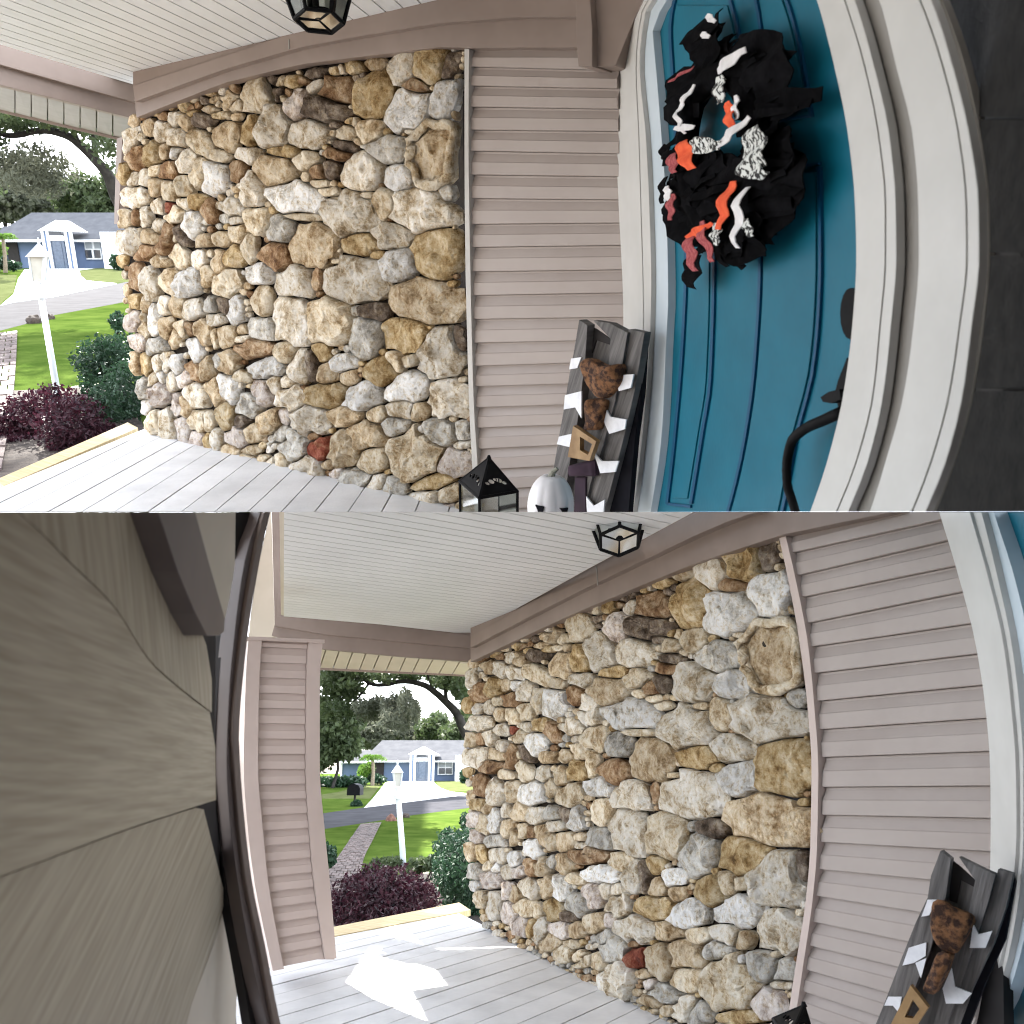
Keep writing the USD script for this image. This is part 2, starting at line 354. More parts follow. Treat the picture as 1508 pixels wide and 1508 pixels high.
def leafcloud(pos, size, rng, flat=0.0, aspect=0.55):
    """Leaves as small bent diamonds at the given points."""
    n = len(pos); d = rng.normal(size=(n, 3)); d /= np.linalg.norm(d, axis=1, keepdims=True)
    e = rng.normal(size=(n, 3)); e -= (e * d).sum(1, keepdims=True) * d; e /= np.linalg.norm(e, axis=1, keepdims=True)
    if flat: d[:, 2] *= 1 - flat
    s = (size * rng.uniform(0.6, 1.4, n))[:, None]; up = np.cross(d, e)
    a, b = pos - d * s / 2, pos + d * s / 2
    c, g = pos + e * s * aspect / 2 + up * s * 0.12, pos - e * s * aspect / 2 + up * s * 0.12
    v = np.stack([a, c, b, g], 1).reshape(-1, 3); k = np.arange(n)[:, None] * 4
    return G(v, np.vstack([k + [0, 1, 2], k + [0, 2, 3]]))
def blob_points(centres, radii, n, rng, shell=0.5):
    """Points spread through lumps: mostly towards their surfaces."""
    centres, radii = np.asarray(centres, float), np.asarray(radii, float)
    w = np.prod(radii.reshape(len(radii), -1), axis=1) ** (2 / 3 if radii.ndim > 1 else 1); w = w / w.sum()
    i = rng.choice(len(centres), n, p=w); d = rng.normal(size=(n, 3)); d /= np.linalg.norm(d, axis=1, keepdims=True)
    r = rng.uniform(shell ** 3, 1, n) ** (1 / 3)
    R = radii[i] if radii.ndim > 1 else radii[i][:, None]
    return centres[i] + d * r[:, None] * R * (0.8 + 0.4 * rng.random((n, 1)))

# ------------------------------------------------------------------ planes of the two porches
def low_w(px, y): return LOW.plan(px, y)
L_NEAR, L_FAR = LOW.plan(1165, 4.0), LOW.plan(690, 8.0)
W_LOW = wall_plane(L_FAR, L_NEAR)
def meet(V, pl, px):
    return V.on(px, V.hor, pl)[:2]
L_COR = meet(LOW, W_LOW, 1457)
D_LOW = wall_plane(L_COR, LOW.plan(1600, 2.25))
U_FAR, U_NEAR = UP.plan(182, 6.5), UP.plan(684, 4.46)
W_UP = wall_plane(U_FAR, U_NEAR)
U_COR = meet(UP, W_UP, 912)
D_UP = wall_plane(U_COR, UP.plan(1445, 1.55))
FL = {LOW: flat_plane(LOW.deck), UP: flat_plane(UP.deck)}
GROUND = flat_plane(LAWN)

# ------------------------------------------------------------------ stones of the coquina wall, as they lie in the lower picture: x y rx ry turn colour
KEY = dict(W='white', L='pale', C='cream', T='tan', O='gold', R='rust', D='dark', G='grey', P='pink', X='red')
STONES = """692 1000 8 12 0 L;716 982 9 9 0 T;736 986 10 12 0 L;756 992 9 13 0 L;737 967 8 6 0 R;750 968 10 9 0 L;759 951 6 8 0 O;793 950 10 7 0 T;787 965 12 9 0 D;766 971 8 10 0 T;790 994 20 11 35 C;823 980 17 19 30 T;850 968 10 20 0 O;814 934 8 12 0 T;827 941 9 8 0 C;723 1013 11 14 30 O;705 1021 10 13 0 R;687 1038 7 10 0 O;716 1041 8 10 0 L;701 1044 7 8 0 L;750 1031 11 11 0 R;731 1033 7 7 0 C;756 1008 8 9 0 W;772 1019 12 13 0 L;742 1008 6 9 0 T;772 1050 9 14 0 C;791 1030 11 17 0 C;814 1034 17 20 40 W;842 1023 12 13 0 R;817 1007 12 9 20 C;854 1002 14 10 0 L;752 1055 9 14 -20 C;733 1052 8 10 0 T;704 1066 18 11 0 L;753 1075 6 7 0 X;737 1075 8 9 0 L;791 1067 12 9 0 O;809 1078 8 14 -20 R;845 1074 13 13 0 L;719 1086 9 11 0 L;692 1090 8 11 0 C;706 1088 6 9 0 R;764 1083 9 10 0 C;784 1097 12 15 0 W;857 1057 8 14 0 L;773 1070 9 8 0 L
737 1099 9 9 0 L;698 1116 15 14 0 L;728 1112 12 9 0 T;750 1116 9 17 10 R;721 1129 12 9 0 R;772 1110 7 13 -30 D;768 1137 12 16 -30 C;762 1112 4 6 0 C;803 1115 13 8 -10 T;828 1114 9 8 0 T;850 1105 10 13 0 C;796 1140 10 11 0 L;824 1144 11 13 0 T;846 1136 13 14 0 O;846 1087 9 8 0 L;743 1141 14 7 15 C;752 1164 12 15 0 C;727 1166 9 18 -10 L;705 1158 9 14 0 R;781 1168 17 16 30 W;806 1161 8 12 0 C;834 1172 22 14 -40 C;703 1186 9 9 0 O;715 1191 6 10 0 T;743 1195 8 11 0 L;764 1197 9 13 0 T;786 1203 12 13 0 L;814 1199 10 12 0 G;827 1199 8 14 -30 D;846 1208 12 17 0 W;816 1216 14 9 0 L;725 1209 11 16 0 W;698 1206 9 11 0 P;710 1212 8 14 0 C;744 1220 8 14 0 T;766 1223 8 10 0 C;778 1226 6 9 0 R;795 1229 11 18 -20 T;827 1239 14 14 0 T;812 1241 6 12 0 C;699 1233 9 10 0 P;727 1241 14 10 0 G;753 1233 8 10 0 T;783 1250 9 15 -25 W;852 1233 8 8 0 T;852 1246 8 7 0 L
693 1253 6 13 0 T;705 1259 9 15 -20 O;725 1259 9 15 0 L;754 1266 8 12 0 W;715 1276 8 9 0 C;698 1284 8 13 0 G;697 1304 6 9 0 W;721 1294 13 12 0 P;728 1277 5 11 0 W;742 1285 7 10 0 L;735 1258 6 14 0 L;778 1279 8 13 -20 R;761 1284 11 9 0 P;797 1279 8 14 0 T;744 1313 8 12 0 P;775 1308 12 18 -20 L;756 1318 9 11 0 T;707 1326 9 12 0 C;724 1335 9 17 0 L;746 1345 9 16 0 P;764 1362 10 15 0 P;773 1338 15 14 0 C;787 1341 6 12 0 C;804 1307 12 17 -20 T;823 1308 11 19 -10 W;812 1269 8 8 0 G;830 1273 12 15 0 T;845 1294 12 7 30 C;812 1339 11 17 0 O;846 1333 15 14 0 G;836 1350 11 8 0 D;792 1372 9 16 0 L;778 1366 7 13 0 O;821 1371 15 13 0 P;809 1387 13 13 0 T;848 1370 12 12 0 T;839 1390 12 6 0 C;827 1404 10 13 0 C;852 1412 12 10 0 C
851 924 17 20 0 C;883 959 20 25 0 L;907 924 13 21 0 P;932 962 25 19 10 L;958 893 24 19 0 R;948 923 30 16 0 D;927 894 14 7 -40 L;893 894 9 9 0 O;1013 888 23 36 10 O;970 857 14 9 0 O;1000 845 14 9 0 T;902 990 20 8 -5 O;986 952 14 10 0 C;987 971 14 9 0 D;978 984 18 8 0 R;935 997 16 13 0 C;893 1019 24 20 0 T;1017 941 17 16 0 C;920 877 14 6 -30 D;879 912 8 6 0 D
928 1052 38 22 10 W;866 1048 13 24 -15 L;1005 1070 40 31 10 L;957 1122 31 30 30 T;872 1087 16 18 0 C;908 1098 19 17 0 G;902 1137 18 20 30 R;882 1159 16 15 0 W;867 1123 8 20 0 C;930 1171 28 21 0 L;1026 1115 26 18 0 O;941 1078 22 6 0 C;971 1040 16 7 0 C;959 1029 13 7 0 C;955 1014 10 12 0 R;1015 1008 27 26 0 L;938 1022 8 7 0 C;971 1008 12 12 0 D;989 1142 10 5 0 C;960 1165 8 18 0 R
883 1197 12 21 0 C;924 1227 26 33 0 L;977 1230 31 30 0 C;882 1237 20 17 0 G;866 1258 26 12 0 R;912 1269 15 16 0 C;928 1289 13 22 0 L;946 1295 9 22 0 D;882 1289 25 13 0 W;871 1319 17 14 45 P;886 1311 9 16 0 L;907 1333 18 17 0 L;905 1312 10 10 0 L;960 1275 12 14 0 O;963 1307 13 16 0 T;988 1294 16 12 0 W;994 1316 13 11 0 T;1030 1254 20 32 0 G;957 1336 26 17 0 O;1008 1348 27 19 -15 W;1015 1217 6 8 0 G
928 1370 24 20 0 L;935 1411 15 14 0 X;930 1390 8 7 0 R;971 1420 20 23 0 T;907 1442 22 24 30 L;900 1397 17 20 0 G;887 1380 8 12 0 G;983 1372 22 13 10 T;1007 1407 26 25 0 T;1007 1441 20 22 0 C;975 1465 28 13 25 G;952 1451 9 9 0 P;945 1435 10 7 0 T;1005 1487 18 20 0 L;953 1475 14 7 20 T;856 1415 14 10 0 C;877 1417 9 12 0 C;876 1358 14 13 0 T;895 1355 8 11 0 P;981 1487 8 9 0 T
1093 827 27 25 0 O;1126 820 16 22 0 D;1043 842 20 24 0 L;1073 863 20 10 0 R;1071 902 34 33 -10 W;1132 876 23 33 0 W;1060 966 30 20 0 G;1131 967 42 52 0 H;1142 835 6 6 0 C;1082 934 10 5 0 L;1080 1007 25 20 0 W;1126 1060 54 33 5 L;1059 1053 16 22 0 C;1074 1102 31 20 0 L;1085 1147 29 25 0 W;1152 1130 40 46 0 O;1169 1030 12 14 0 G;1048 1131 11 7 0 O;1028 1040 12 6 0 C;1128 1207 60 37 5 T;1091 1262 37 28 15 O;1140 1297 38 42 -30 L;1044 1312 18 22 0 O;1067 1300 12 18 0 C;1092 1300 12 10 0 C;1176 1182 10 7 0 O;1019 1170 46 33 5 L;1043 1220 22 14 0 D;1178 1278 8 22 0 D;1083 1346 38 22 0 W;1140 1372 35 36 -15 L;1064 1376 20 17 0 L;1091 1383 14 13 0 T;1049 1400 20 15 0 G;1069 1450 38 38 0 C;1117 1422 22 22 0 G;1150 1429 14 18 0 G;1128 1478 23 22 0 P;1022 1494 20 18 0 G;1086 1499 30 12 0 O;1137 1405 8 7 0 C;1146 1452 16 7 0 L;1024 1380 16 13 0 C;1088 1414 6 7 0 W;1170 1345 7 6 0 C"""
rs = random.Random(7)
rows = []
for t in STONES.replace('\n', ';').split(';'):
    x, y, rx, ry, a, c = t.split(); rows.append([float(x), float(y), float(rx), float(ry), math.radians(float(a)), c])
# rows hidden below the lower picture's edge but in view in the upper one
for x, y, rx, ry, c in ((1060, 1522, 26, 13, 'L'), (1108, 1524, 20, 14, 'C'), (1148, 1521, 18, 18, 'P'), (1018, 1528, 14, 10, 'G'), (1080, 1546, 24, 10, 'P'), (1135, 1550, 26, 11, 'C')):
    rows.append([x, y, rx, ry, 0.0, c])
# Only a right-hand column of the wall: its edges in the lower picture
W_LEFT = edge([(950, 686), (1100, 684), (1250, 686), (1300, 692), (1340, 700), (1400, 716), (1560, 760)])
W_RIGHT = edge([(770, 1141), (850, 1159), (950, 1176), (1050, 1187), (1130, 1192), (1250, 1190), (1330, 1184), (1420, 1171), (1500, 1158), (1560, 1150)])
def w_top(x): return float(np.interp(x, [680, 695, 840, 1020, 1145], [990, 970, 905, 832, 786]))
def w_bot(x): return float(np.interp(x, [690, 705, 780, 860, 950, 1000, 1100, 1170], [1325, 1342, 1388, 1432, 1496, 1522, 1556, 1575]))
# small stones wedged in the gaps between the large ones
def dist_own(q, s):
    dx, dy = q[0] - s[0], q[1] - s[1]; c, sn = math.cos(s[4]), math.sin(s[4])
    return math.hypot((dx * c + dy * sn) / s[2], (-dx * sn + dy * c) / s[3])
for y in range(800, 1560, 7):
    for x in range(686, 1180, 7):
        q = (x + rs.uniform(-2, 2), y + rs.uniform(-2, 2))
        if q[1] < w_top(q[0]) + 3 or q[1] > w_bot(q[0]) + 24 or q[0] < W_LEFT(y) + 3 or q[0] > W_RIGHT(y) - 5 or len(rows) >= 296: continue
        if min(dist_own(q, s) + (0.0 if s[2] > 6 else -0.2) for s in rows) > 1.32:
            rows.append([*q, rs.uniform(4.5, 8), rs.uniform(4, 7), rs.uniform(0, 3), rs.choice('TTCDROCL')])
N_ANG = 30
def outlines(rows):
    out = []
    for i, s in enumerate(rows):
        near = [t for j, t in enumerate(rows) if j != i and math.hypot(s[0] - t[0], s[1] - t[1]) < 1.35 * (max(s[2:4]) + max(t[2:4]))]
        r_ = random.Random(i); ph = [r_.uniform(0, 6.28) for _ in range(6)]; am = [r_.uniform(0.03, 0.09) / (1 + 0.2 * q_) for q_ in range(6)]
        cuts = [(r_.uniform(0, 0.9) + 2 * math.pi * m_ / 6 + r_.uniform(-.3, .3), r_.uniform(0.80, 1.10)) for m_ in range(6)]
        rad = []
        for k in range(N_ANG):
            w = 2 * math.pi * k / N_ANG; cx, cy = math.cos(w), math.sin(w)
            c, sn = math.cos(s[4]), math.sin(s[4]); ex, ey = (cx * c + cy * sn) / s[2], (-cx * sn + cy * c) / s[3]
            r0 = (abs(ex) ** 3.2 + abs(ey) ** 3.2) ** (-1 / 3.2)
            rmax = r0 * (1.42 + sum(a * math.sin((m + 2) * w + p) for m, (a, p) in enumerate(zip(am, ph))))
            un = math.atan2(ey, ex); un_l = math.hypot(ex, ey)
            for f_, d_ in cuts:
                cc_ = math.cos(un - f_)
                if cc_ > 0.2: rmax = min(rmax, d_ * 1.36 / cc_ / un_l)
            r = rmax
            for st in np.linspace(0.25, 1.0, 36):
                q = (s[0] + rmax * st * cx, s[1] + rmax * st * cy); d = dist_own(q, s)
                if any(dist_own(q, t) < d for t in near): r = rmax * (st - 0.018); break
            rad.append(max(r - 0.75, 0.35 * r0))
        out.append([(s[0] + r * math.cos(2 * math.pi * k / N_ANG), s[1] + r * math.sin(2 * math.pi * k / N_ANG)) for k, r in enumerate(rad)])
    return out
OUT = outlines(rows)
# chips pressed into whatever mortar is still bare
from shapely.strtree import STRtree
polys_ = [Polygon(o).buffer(0) for o in OUT]; tree_ = STRtree(polys_); CHIPS = []
for y in range(796, 1560, 5):
    for x in range(688, 1188, 5):
        q = (x + rs.uniform(-2, 2), y + rs.uniform(-2, 2))
        if q[1] < w_top(q[0]) - 2 or q[1] > w_bot(q[0]) + 20 or q[0] < W_LEFT(q[1]) + 2 or q[0] > W_RIGHT(q[1]) - 3: continue
        P_ = shapely.Point(q); dm = min([polys_[k].distance(P_) for k in tree_.query(P_.buffer(14))] + [9.0] + [math.hypot(q[0] - c[0], q[1] - c[1]) - c[2] for c in CHIPS])
        if dm > 2.6:
            r = min(dm * 1.25, 8.0); CHIPS.append((*q, r)); ph_ = rs.uniform(0, 6)
            CHIPS[-1] = (*q, r, [(q[0] + r * rs.uniform(.8, 1.2) * math.cos(w), q[1] + r * rs.uniform(.8, 1.2) * math.sin(w)) for w in np.linspace(0, 6.283, 11)[:-1]], rs.choice(['tan', 'cream', 'rust', 'pale', 'grey', 'gold']))
# the same stones in the upper picture: matched landmarks give the mapping
PAIRS = np.array([(1131, 965, 638, 228), (1133, 875, 653, 147), (1071, 902, 593, 167), (1103, 824, 643, 95), (950, 912, 487, 150), (928, 1052, 430, 292), (1008, 1070, 508, 314), (1085, 1147, 582, 388), (1152, 1130, 645, 375), (1130, 1207, 622, 441), (1018, 1170, 518, 413), (1126, 1060, 622, 308), (930, 1172, 435, 415), (924, 1228, 428, 472), (977, 1230, 484, 474), (1074, 1102, 576, 346), (957, 1122, 458, 362), (1091, 1262, 598, 497), (935, 1412, 471, 660), (1140, 1297, 646, 522), (1008, 1346, 528, 584), (1083, 1346, 598, 574), (1140, 1372, 655, 590), (893, 1019, 400, 253), (851, 925, 378, 146), (1013, 888, 543, 130), (834, 1172, 336, 420), (846, 1208, 347, 458), (785, 1097, 281, 327), (781, 1168, 277, 416), (907, 1442, 455, 700), (1069, 1450, 612, 672), (1128, 1478, 668, 680), (690, 990, 183, 190), (690, 1330, 222, 636), (688, 1110, 178, 355), (690, 1230, 186, 510), (1080, 1007, 582, 264), (1015, 1008, 529, 257), (883, 959, 398, 193), (1043, 842, 588, 100), (705, 1021, 199, 232), (1007, 1407, 552, 640), (1022, 1494, 572, 716), (773, 1338, 288, 606), (725, 1209, 214, 470), (882, 1237, 381, 492), (882, 1159, 383, 402), (1058, 966, 578, 217), (1088, 1500, 632, 716), (764, 1362, 292, 645), (850, 1410, 355, 706), (1030, 1254, 535, 500)], float)
def basis(x, y):
    x, y = (np.asarray(x) - 930) / 250, (np.asarray(y) - 1150) / 350
    return np.stack([x * 0 + 1, x, y, x * x, x * y, y * y, x ** 3, x * x * y, x * y * y, y ** 3], -1)
A_ = basis(PAIRS[:, 0], PAIRS[:, 1]); COEF = np.linalg.solve(A_.T @ A_ + 1e-3 * np.eye(10), A_.T @ PAIRS[:, 2:])
def to_up(p): return basis(*p) @ COEF

def build_stone(V, pl, poly, seed, flat=False, hollow=False, thick=None):
    fr = Plane(pl.o + pl.n * 0.03, pl.e1, pl.e2, pl.n)
    ab = fr.ab([V.on(x, y, fr) for x, y in poly]); c = ab.mean(0); d = ab - c
    r_ = np.random.default_rng(seed); size = math.sqrt(abs(Polygon(ab).area))
    h = thick or min(0.03 + 0.19 * size, 0.075) * r_.uniform(0.8, 1.2)
    tx, ty = r_.uniform(-0.22, 0.22, 2)
    rings = [(1.0, -0.03), (1.0, 0.42), (0.95, 0.72), (0.84, 0.88), (0.66, 0.96), (0.48, 1.0), (0.28, 1.02), (0.12, 1.02)]
    if hollow: rings = [(1.0, -0.03), (1.0, 0.6), (0.96, 1.0), (0.87, 1.05), (0.76, 0.62), (0.60, 0.50), (0.34, 0.62), (0.15, 0.72)]; tx = ty = 0
    v = []
    for s, z in rings:
        q = c + d * s
        nz = (vnoise(np.c_[q * 10.0 + seed * 3.1, np.full(len(q), seed * 1.7)], seed) - 0.5) * (0.95 if s < 1 else 0.3) + (vnoise(np.c_[q * 24.0, np.full(len(q), seed * 2.3)], seed + 9) - 0.5) * 0.55 + np.abs(vnoise(np.c_[q * 15.0, np.full(len(q), seed * 5.3)], seed + 4) - 0.5) * 0.5
        hh = h * (z + nz * (0.9 if s < 0.99 else 0.5)) + (d * s) @ [tx, ty] * 0.35
        if hollow: nz = nz * 0.25
        jit = (0.25 if hollow else 1.0) * (vnoise(np.c_[q * 14.0, np.full(len(q), z * 5 + seed)], seed + 5) - 0.5)[:, None] * d * (0.30 if s < 0.99 else 0.16)
        q = q + jit
        v.append(pl.pt(q[:, 0], q[:, 1], np.maximum(hh - 0.45 * h, -0.05 if z < 0 else -0.4 * h)))
    v = np.vstack(v); n, f = len(ab), []
    for i in range(len(rings) - 1):
        for k in range(n):
            a, b = i * n + k, i * n + (k + 1) % n; f += [(a, b, b + n), (a, b + n, a + n)]
    top = (len(rings) - 1) * n; v = np.vstack([v, v[top:].mean(0)])
    for k in range(n): f.append((top + k, top + (k + 1) % n, len(v) - 1))
    f = np.array(f)
    m = trimesh.Trimesh(v, f, process=False)
    if (m.face_normals @ pl.n * m.area_faces).sum() < 0: f = f[:, ::-1]
    return G(v, f)
def stone_wall(V, pl, conv, label):
    t = Thing(V, 'stone_wall', label, 'stone wall')
    left = [(float(W_LEFT(r)) + 15, r) for r in np.linspace(925, 1570, 20)]
    right = [(float(W_RIGHT(r)) - 1, r) for r in np.linspace(1570, 740, 24)]
    t.part('mortar_bed', plate(V, [conv(p) for p in left + right], pl, -0.16, 0.12), 'mortar', label='dark mortar between the stones')
    for i, (s, o) in enumerate(zip(rows, OUT)):
        hol = s[5] == 'H'
        if hol:                                           # the one hollow stone: a raised rim round a dished middle with a small hole
            c_ = np.mean(o, 0); sc = lambda k: [conv(tuple(c_ + (np.array(p) - c_) * k)) for p in o]
            rim = sc(0.89); rim.append(rim[0]); rim = rim[:]; fr = Plane(pl.o + pl.n * 0.05, pl.e1, pl.e2, pl.n)
            rp_ = np.array([V.on(x, y, fr) for x, y in rim]); rr_ = [0.014 + 0.02 * vnoise(np.array([[k * 0.45, 1.3, 2.2]]), 8)[0] for k in range(len(rp_))]
            k_ = t.part('stone', build_stone(V, pl, [conv(p) for p in o], i + 1, thick=0.05, hollow=True), STONE['cream'], smooth=40, label='large hollow tan stone with a raised rim')
            rg_ = tube(rp_, rr_, 10); rg_.v += (fbm(rg_.v * 11, 3, 4)[:, None] - 0.5) * pl.n * 0.05
            t.part('rim', rg_, STONE['cream'], parent=k_, smooth=45)
            t.part('dished_middle', build_stone(V, Plane(pl.o + pl.n * 0.012, pl.e1, pl.e2, pl.n), sc(0.78), 991, thick=0.045), STONE['tan'], parent=k_, smooth=45)
            hc = c_ + [-7, -18]; fr2 = Plane(pl.o + pl.n * 0.06, pl.e1, pl.e2, pl.n)
            t.part('hole', plate(V, [conv((hc[0] + 4 * math.cos(w), hc[1] + 5 * math.sin(w))) for w in np.linspace(0, 6.28, 9)[:-1]], fr2, -0.02, 0.005), 'mortar', parent=k_)
            continue
        t.part('stone', build_stone(V, pl, [conv(p) for p in o], i + 1), STONE[KEY[s[5]]], smooth=32,
               label='deep red stone' if s[5] == 'X' else None)
    for cname in ('tan', 'cream', 'rust', 'pale', 'grey', 'gold'):
        L_ = [build_stone(V, pl, [conv(p) for p in c[3]], 2000 + k, thick=0.03) for k, c in enumerate(CHIPS) if c[4] == cname]
        if L_: t.part('stone_chips', gj(L_), STONE[cname], smooth=40, kind='stuff')
    t.done()
same = lambda p: p
stone_wall(LOW, W_LOW, same, 'wall of rough cream and rust fieldstones beside the deck in the lower view')
stone_wall(UP, W_UP, to_up, 'wall of rough cream fieldstones left of the teal door in the upper view')

# ------------------------------------------------------------------ lower porch: trim strip, siding, casing, door
COVE = [(0, 0.0), (0.02, 0.010), (0.10, 0.010), (0.44, 0.026), (0.48, 0.030), (0.98, 0.032), (1.0, 0.028), (1.0, 0.0)]
t = Thing(LOW, 'corner_trim', 'narrow mauve trim strip between lower stone wall and siding', 'trim')
TR = edge([(770, 1152), (850, 1171), (950, 1190), (1050, 1200), (1130, 1205), (1250, 1203), (1330, 1196), (1420, 1183), (1500, 1171), (1530, 1166)])
TL = edge([(770, 1142), (850, 1160), (950, 1178), (1050, 1190), (1130, 1195), (1250, 1193), (1330, 1186), (1420, 1172), (1500, 1160), (1530, 1155)])
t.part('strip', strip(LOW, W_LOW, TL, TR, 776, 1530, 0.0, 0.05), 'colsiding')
t.part('joint', strip(LOW, W_LOW, TR, lambda r: TR(r) + 3, 778, 1530, -0.01, 0.02), 'groove'); t.done()
SID = [(1153, 788, 1372, 730), (1159, 814, 1390, 764), (1168, 847, 1400, 794), (1175, 879, 1410, 832), (1184, 917, 1420, 870), (1189, 952, 1433, 917), (1194, 991, 1441, 962), (1198, 1032, 1450, 1008), (1201, 1074, 1455, 1057), (1205, 1115, 1458, 1106), (1205, 1159, 1459, 1157), (1205, 1200, 1459, 1205), (1203, 1240, 1458, 1254), (1200, 1280, 1456, 1304), (1195, 1319, 1452, 1359), (1190, 1357, 1448, 1410), (1184, 1392, 1440, 1452), (1178, 1427, 1432, 1497), (1171, 1458, 1422, 1538), (1165, 1490, 1412, 1580), (1158, 1525, 1400, 1625)]
t = Thing(LOW, 'siding_wall', 'mauve lap siding between lower stone wall and white door casing', 'siding')
t.part('backing', plate(LOW, [(1140, 760), (1465, 700), (1480, 1600), (1150, 1560)], W_LOW, -0.07, 0.05), 'recess')
for a, b in zip(SID[:-1], SID[1:]):
    g = 6
    t.part('board', lap(LOW, W_LOW, (a[0] + g, a[1]), (a[2], a[3]), (b[0] + g, b[1]), (b[2], b[3]), COVE), 'siding')
t.done()
E0 = edge([(700, 1366), (754, 1383), (850, 1412), (950, 1437), (1050, 1452), (1130, 1458), (1230, 1459), (1300, 1457), (1380, 1450), (1456, 1436), (1508, 1422), (1530, 1416)])
E1 = edge([(700, 1412), (754, 1428), (850, 1455), (950, 1478), (1050, 1490), (1130, 1496), (1230, 1497), (1300, 1492), (1380, 1480), (1456, 1463), (1508, 1444), (1530, 1436)])
E2 = edge([(700, 1428), (754, 1445), (850, 1469), (950, 1490), (1050, 1502), (1130, 1507), (1230, 1507), (1300, 1503), (1380, 1491), (1456, 1472), (1508, 1452), (1530, 1443)])
E3 = edge([(700, 1446), (754, 1463), (850, 1494), (950, 1516), (1050, 1528), (1130, 1533), (1230, 1532), (1300, 1526), (1380, 1509), (1456, 1488), (1508, 1464), (1530, 1455)])
t = Thing(LOW, 'door_casing', 'white door casing right of the siding in the lower view', 'door frame')
t.part('casing_board', strip(LOW, D_LOW, E0, E1, 720, 1530, 0.0, 0.05), 'casing')
t.part('casing_bead', strip(LOW, D_LOW, lambda r: E1(r) + 2.2, E2, 720, 1530, 0.0, 0.04), 'casing')
t.part('jamb', strip(LOW, D_LOW, E2, E3, 720, 1530, -0.02, 0.04), 'jamb', label='bluish inner jamb')
t.part('joint', strip(LOW, D_LOW, lambda r: E1(r) - 3, lambda r: E2(r) - 2, 720, 1530, -0.02, 0.015), 'groove')
t.done()
one(LOW, 'front_door', strip(LOW, D_LOW, E3, lambda r: E3(r) * 0 + 1640, 720, 1530, -0.06, 0.04), 'teal', 'sliver of teal front door at right edge of lower view', 'door')

# ------------------------------------------------------------------ lower porch: deck, ceiling, beams
def boards(V, pl, region_px, lines_px, name, m, thing_, gap, thick, off=0.0, jit=0.0, seed=3):
    """Boards between successive lines (pixel pairs), cut to the region, as single parts."""
    reg = Polygon(pl.ab([V.on(x, y, pl) for x, y in region_px])).buffer(0)
    ls = [pl.ab([V.on(*p, pl) for p in l]) for l in lines_px]
    r_ = random.Random(seed)
    for A, B in zip(ls[:-1], ls[1:]):
        ext = lambda L: (L[0] + (L[0] - L[1]) * 3, L[1] + (L[1] - L[0]) * 3)
        a0, a1 = ext(A); b0, b1 = ext(B)
        q = Polygon([a0, a1, b1, b0]).buffer(0).intersection(reg)
        q = q.buffer(-gap / 2, join_style='mitre')
        for p in getattr(q, 'geoms', [q]):
            if p.is_empty or p.area < 1e-3: continue
            d = A[1] - A[0]
            g = extrude_ab(pl, np.array(p.exterior.coords)[:-1], off + r_.uniform(-jit, jit), thick, uvrot=math.atan2(d[1], d[0]))
            thing_.part(name, g, m)
def persp(k, i0, i1, n):
    return None
def deck_lines(V, l0, l1, step, n, start=0.0):
    """Parallel floor lines through the deck-edge line l0 (pixels), spaced by step metres towards the viewer."""
    a, b = V.level(*l0, V.deck), V.level(*l1, V.deck); d = (b - a)[:2]; d /= np.linalg.norm(d); nrm = np.array([d[1], -d[0]])
    return a[:2], d, nrm
def deck(V, region_ab, a, d, nrm, offs, t, m, gap, seed):
    r_ = random.Random(seed); pl = FL[V]
    for o0, o1 in zip(offs[:-1], offs[1:]):
        p0, p1 = a + nrm * o0, a + nrm * o1
        q = Polygon([p0 - d * 30, p0 + d * 30, p1 + d * 30, p1 - d * 30]).intersection(region_ab).buffer(-gap / 2, join_style='mitre')
        for p in getattr(q, 'geoms', [q]):
            if p.is_empty or p.area < 2e-3: continue
            t.part('plank', extrude_ab(pl, np.array(p.exterior.coords)[:-1], -0.035 + r_.uniform(-0.0015, 0.0015), 0.035, uvrot=math.atan2(d[1], d[0])), m)
# lower deck
a, d, nrm = deck_lines(LOW, (404, 1463), (720, 1378), 0.2, 30)
wl0, wl1 = W_LOW.pt(-0.45, 0, -0.06)[:2], W_LOW.pt(6.0, 0, -0.06)[:2]
fe0 = LOW.level(497, 1379, LOW.deck)[:2]; fe1 = LOW.level(698, 1341, LOW.deck)[:2]; fd = (fe1 - fe0) / np.linalg.norm(fe1 - fe0)
reg = Polygon([fe0 - fd * 2.2, fe1 + fd * 0.02, wl0, wl1, [1.9, -0.35], [-2.7, -0.35], [-2.9, 3.0]]).buffer(0)
offs = list(np.arange(-3.2, 9.2, 0.19))
t = Thing(LOW, 'porch_floor', kind='structure')
t.part('joist_bed', extrude_ab(FL[LOW], np.array(reg.buffer(-0.03).exterior.coords)[:-1], -0.12, 0.07), 'recess')
deck(LOW, reg, a, d, nrm, offs, t, 'deck', 0.009, 5); t.done()
one(LOW, 'deck_edge_board', plate(LOW, [(480, 1367), (676, 1329), (693, 1340), (480, 1381)], FL[LOW], -0.05, 0.052, uvrot=-0.6), 'nosing', 'yellow bare lumber edging along far edge of the lower deck', 'board')
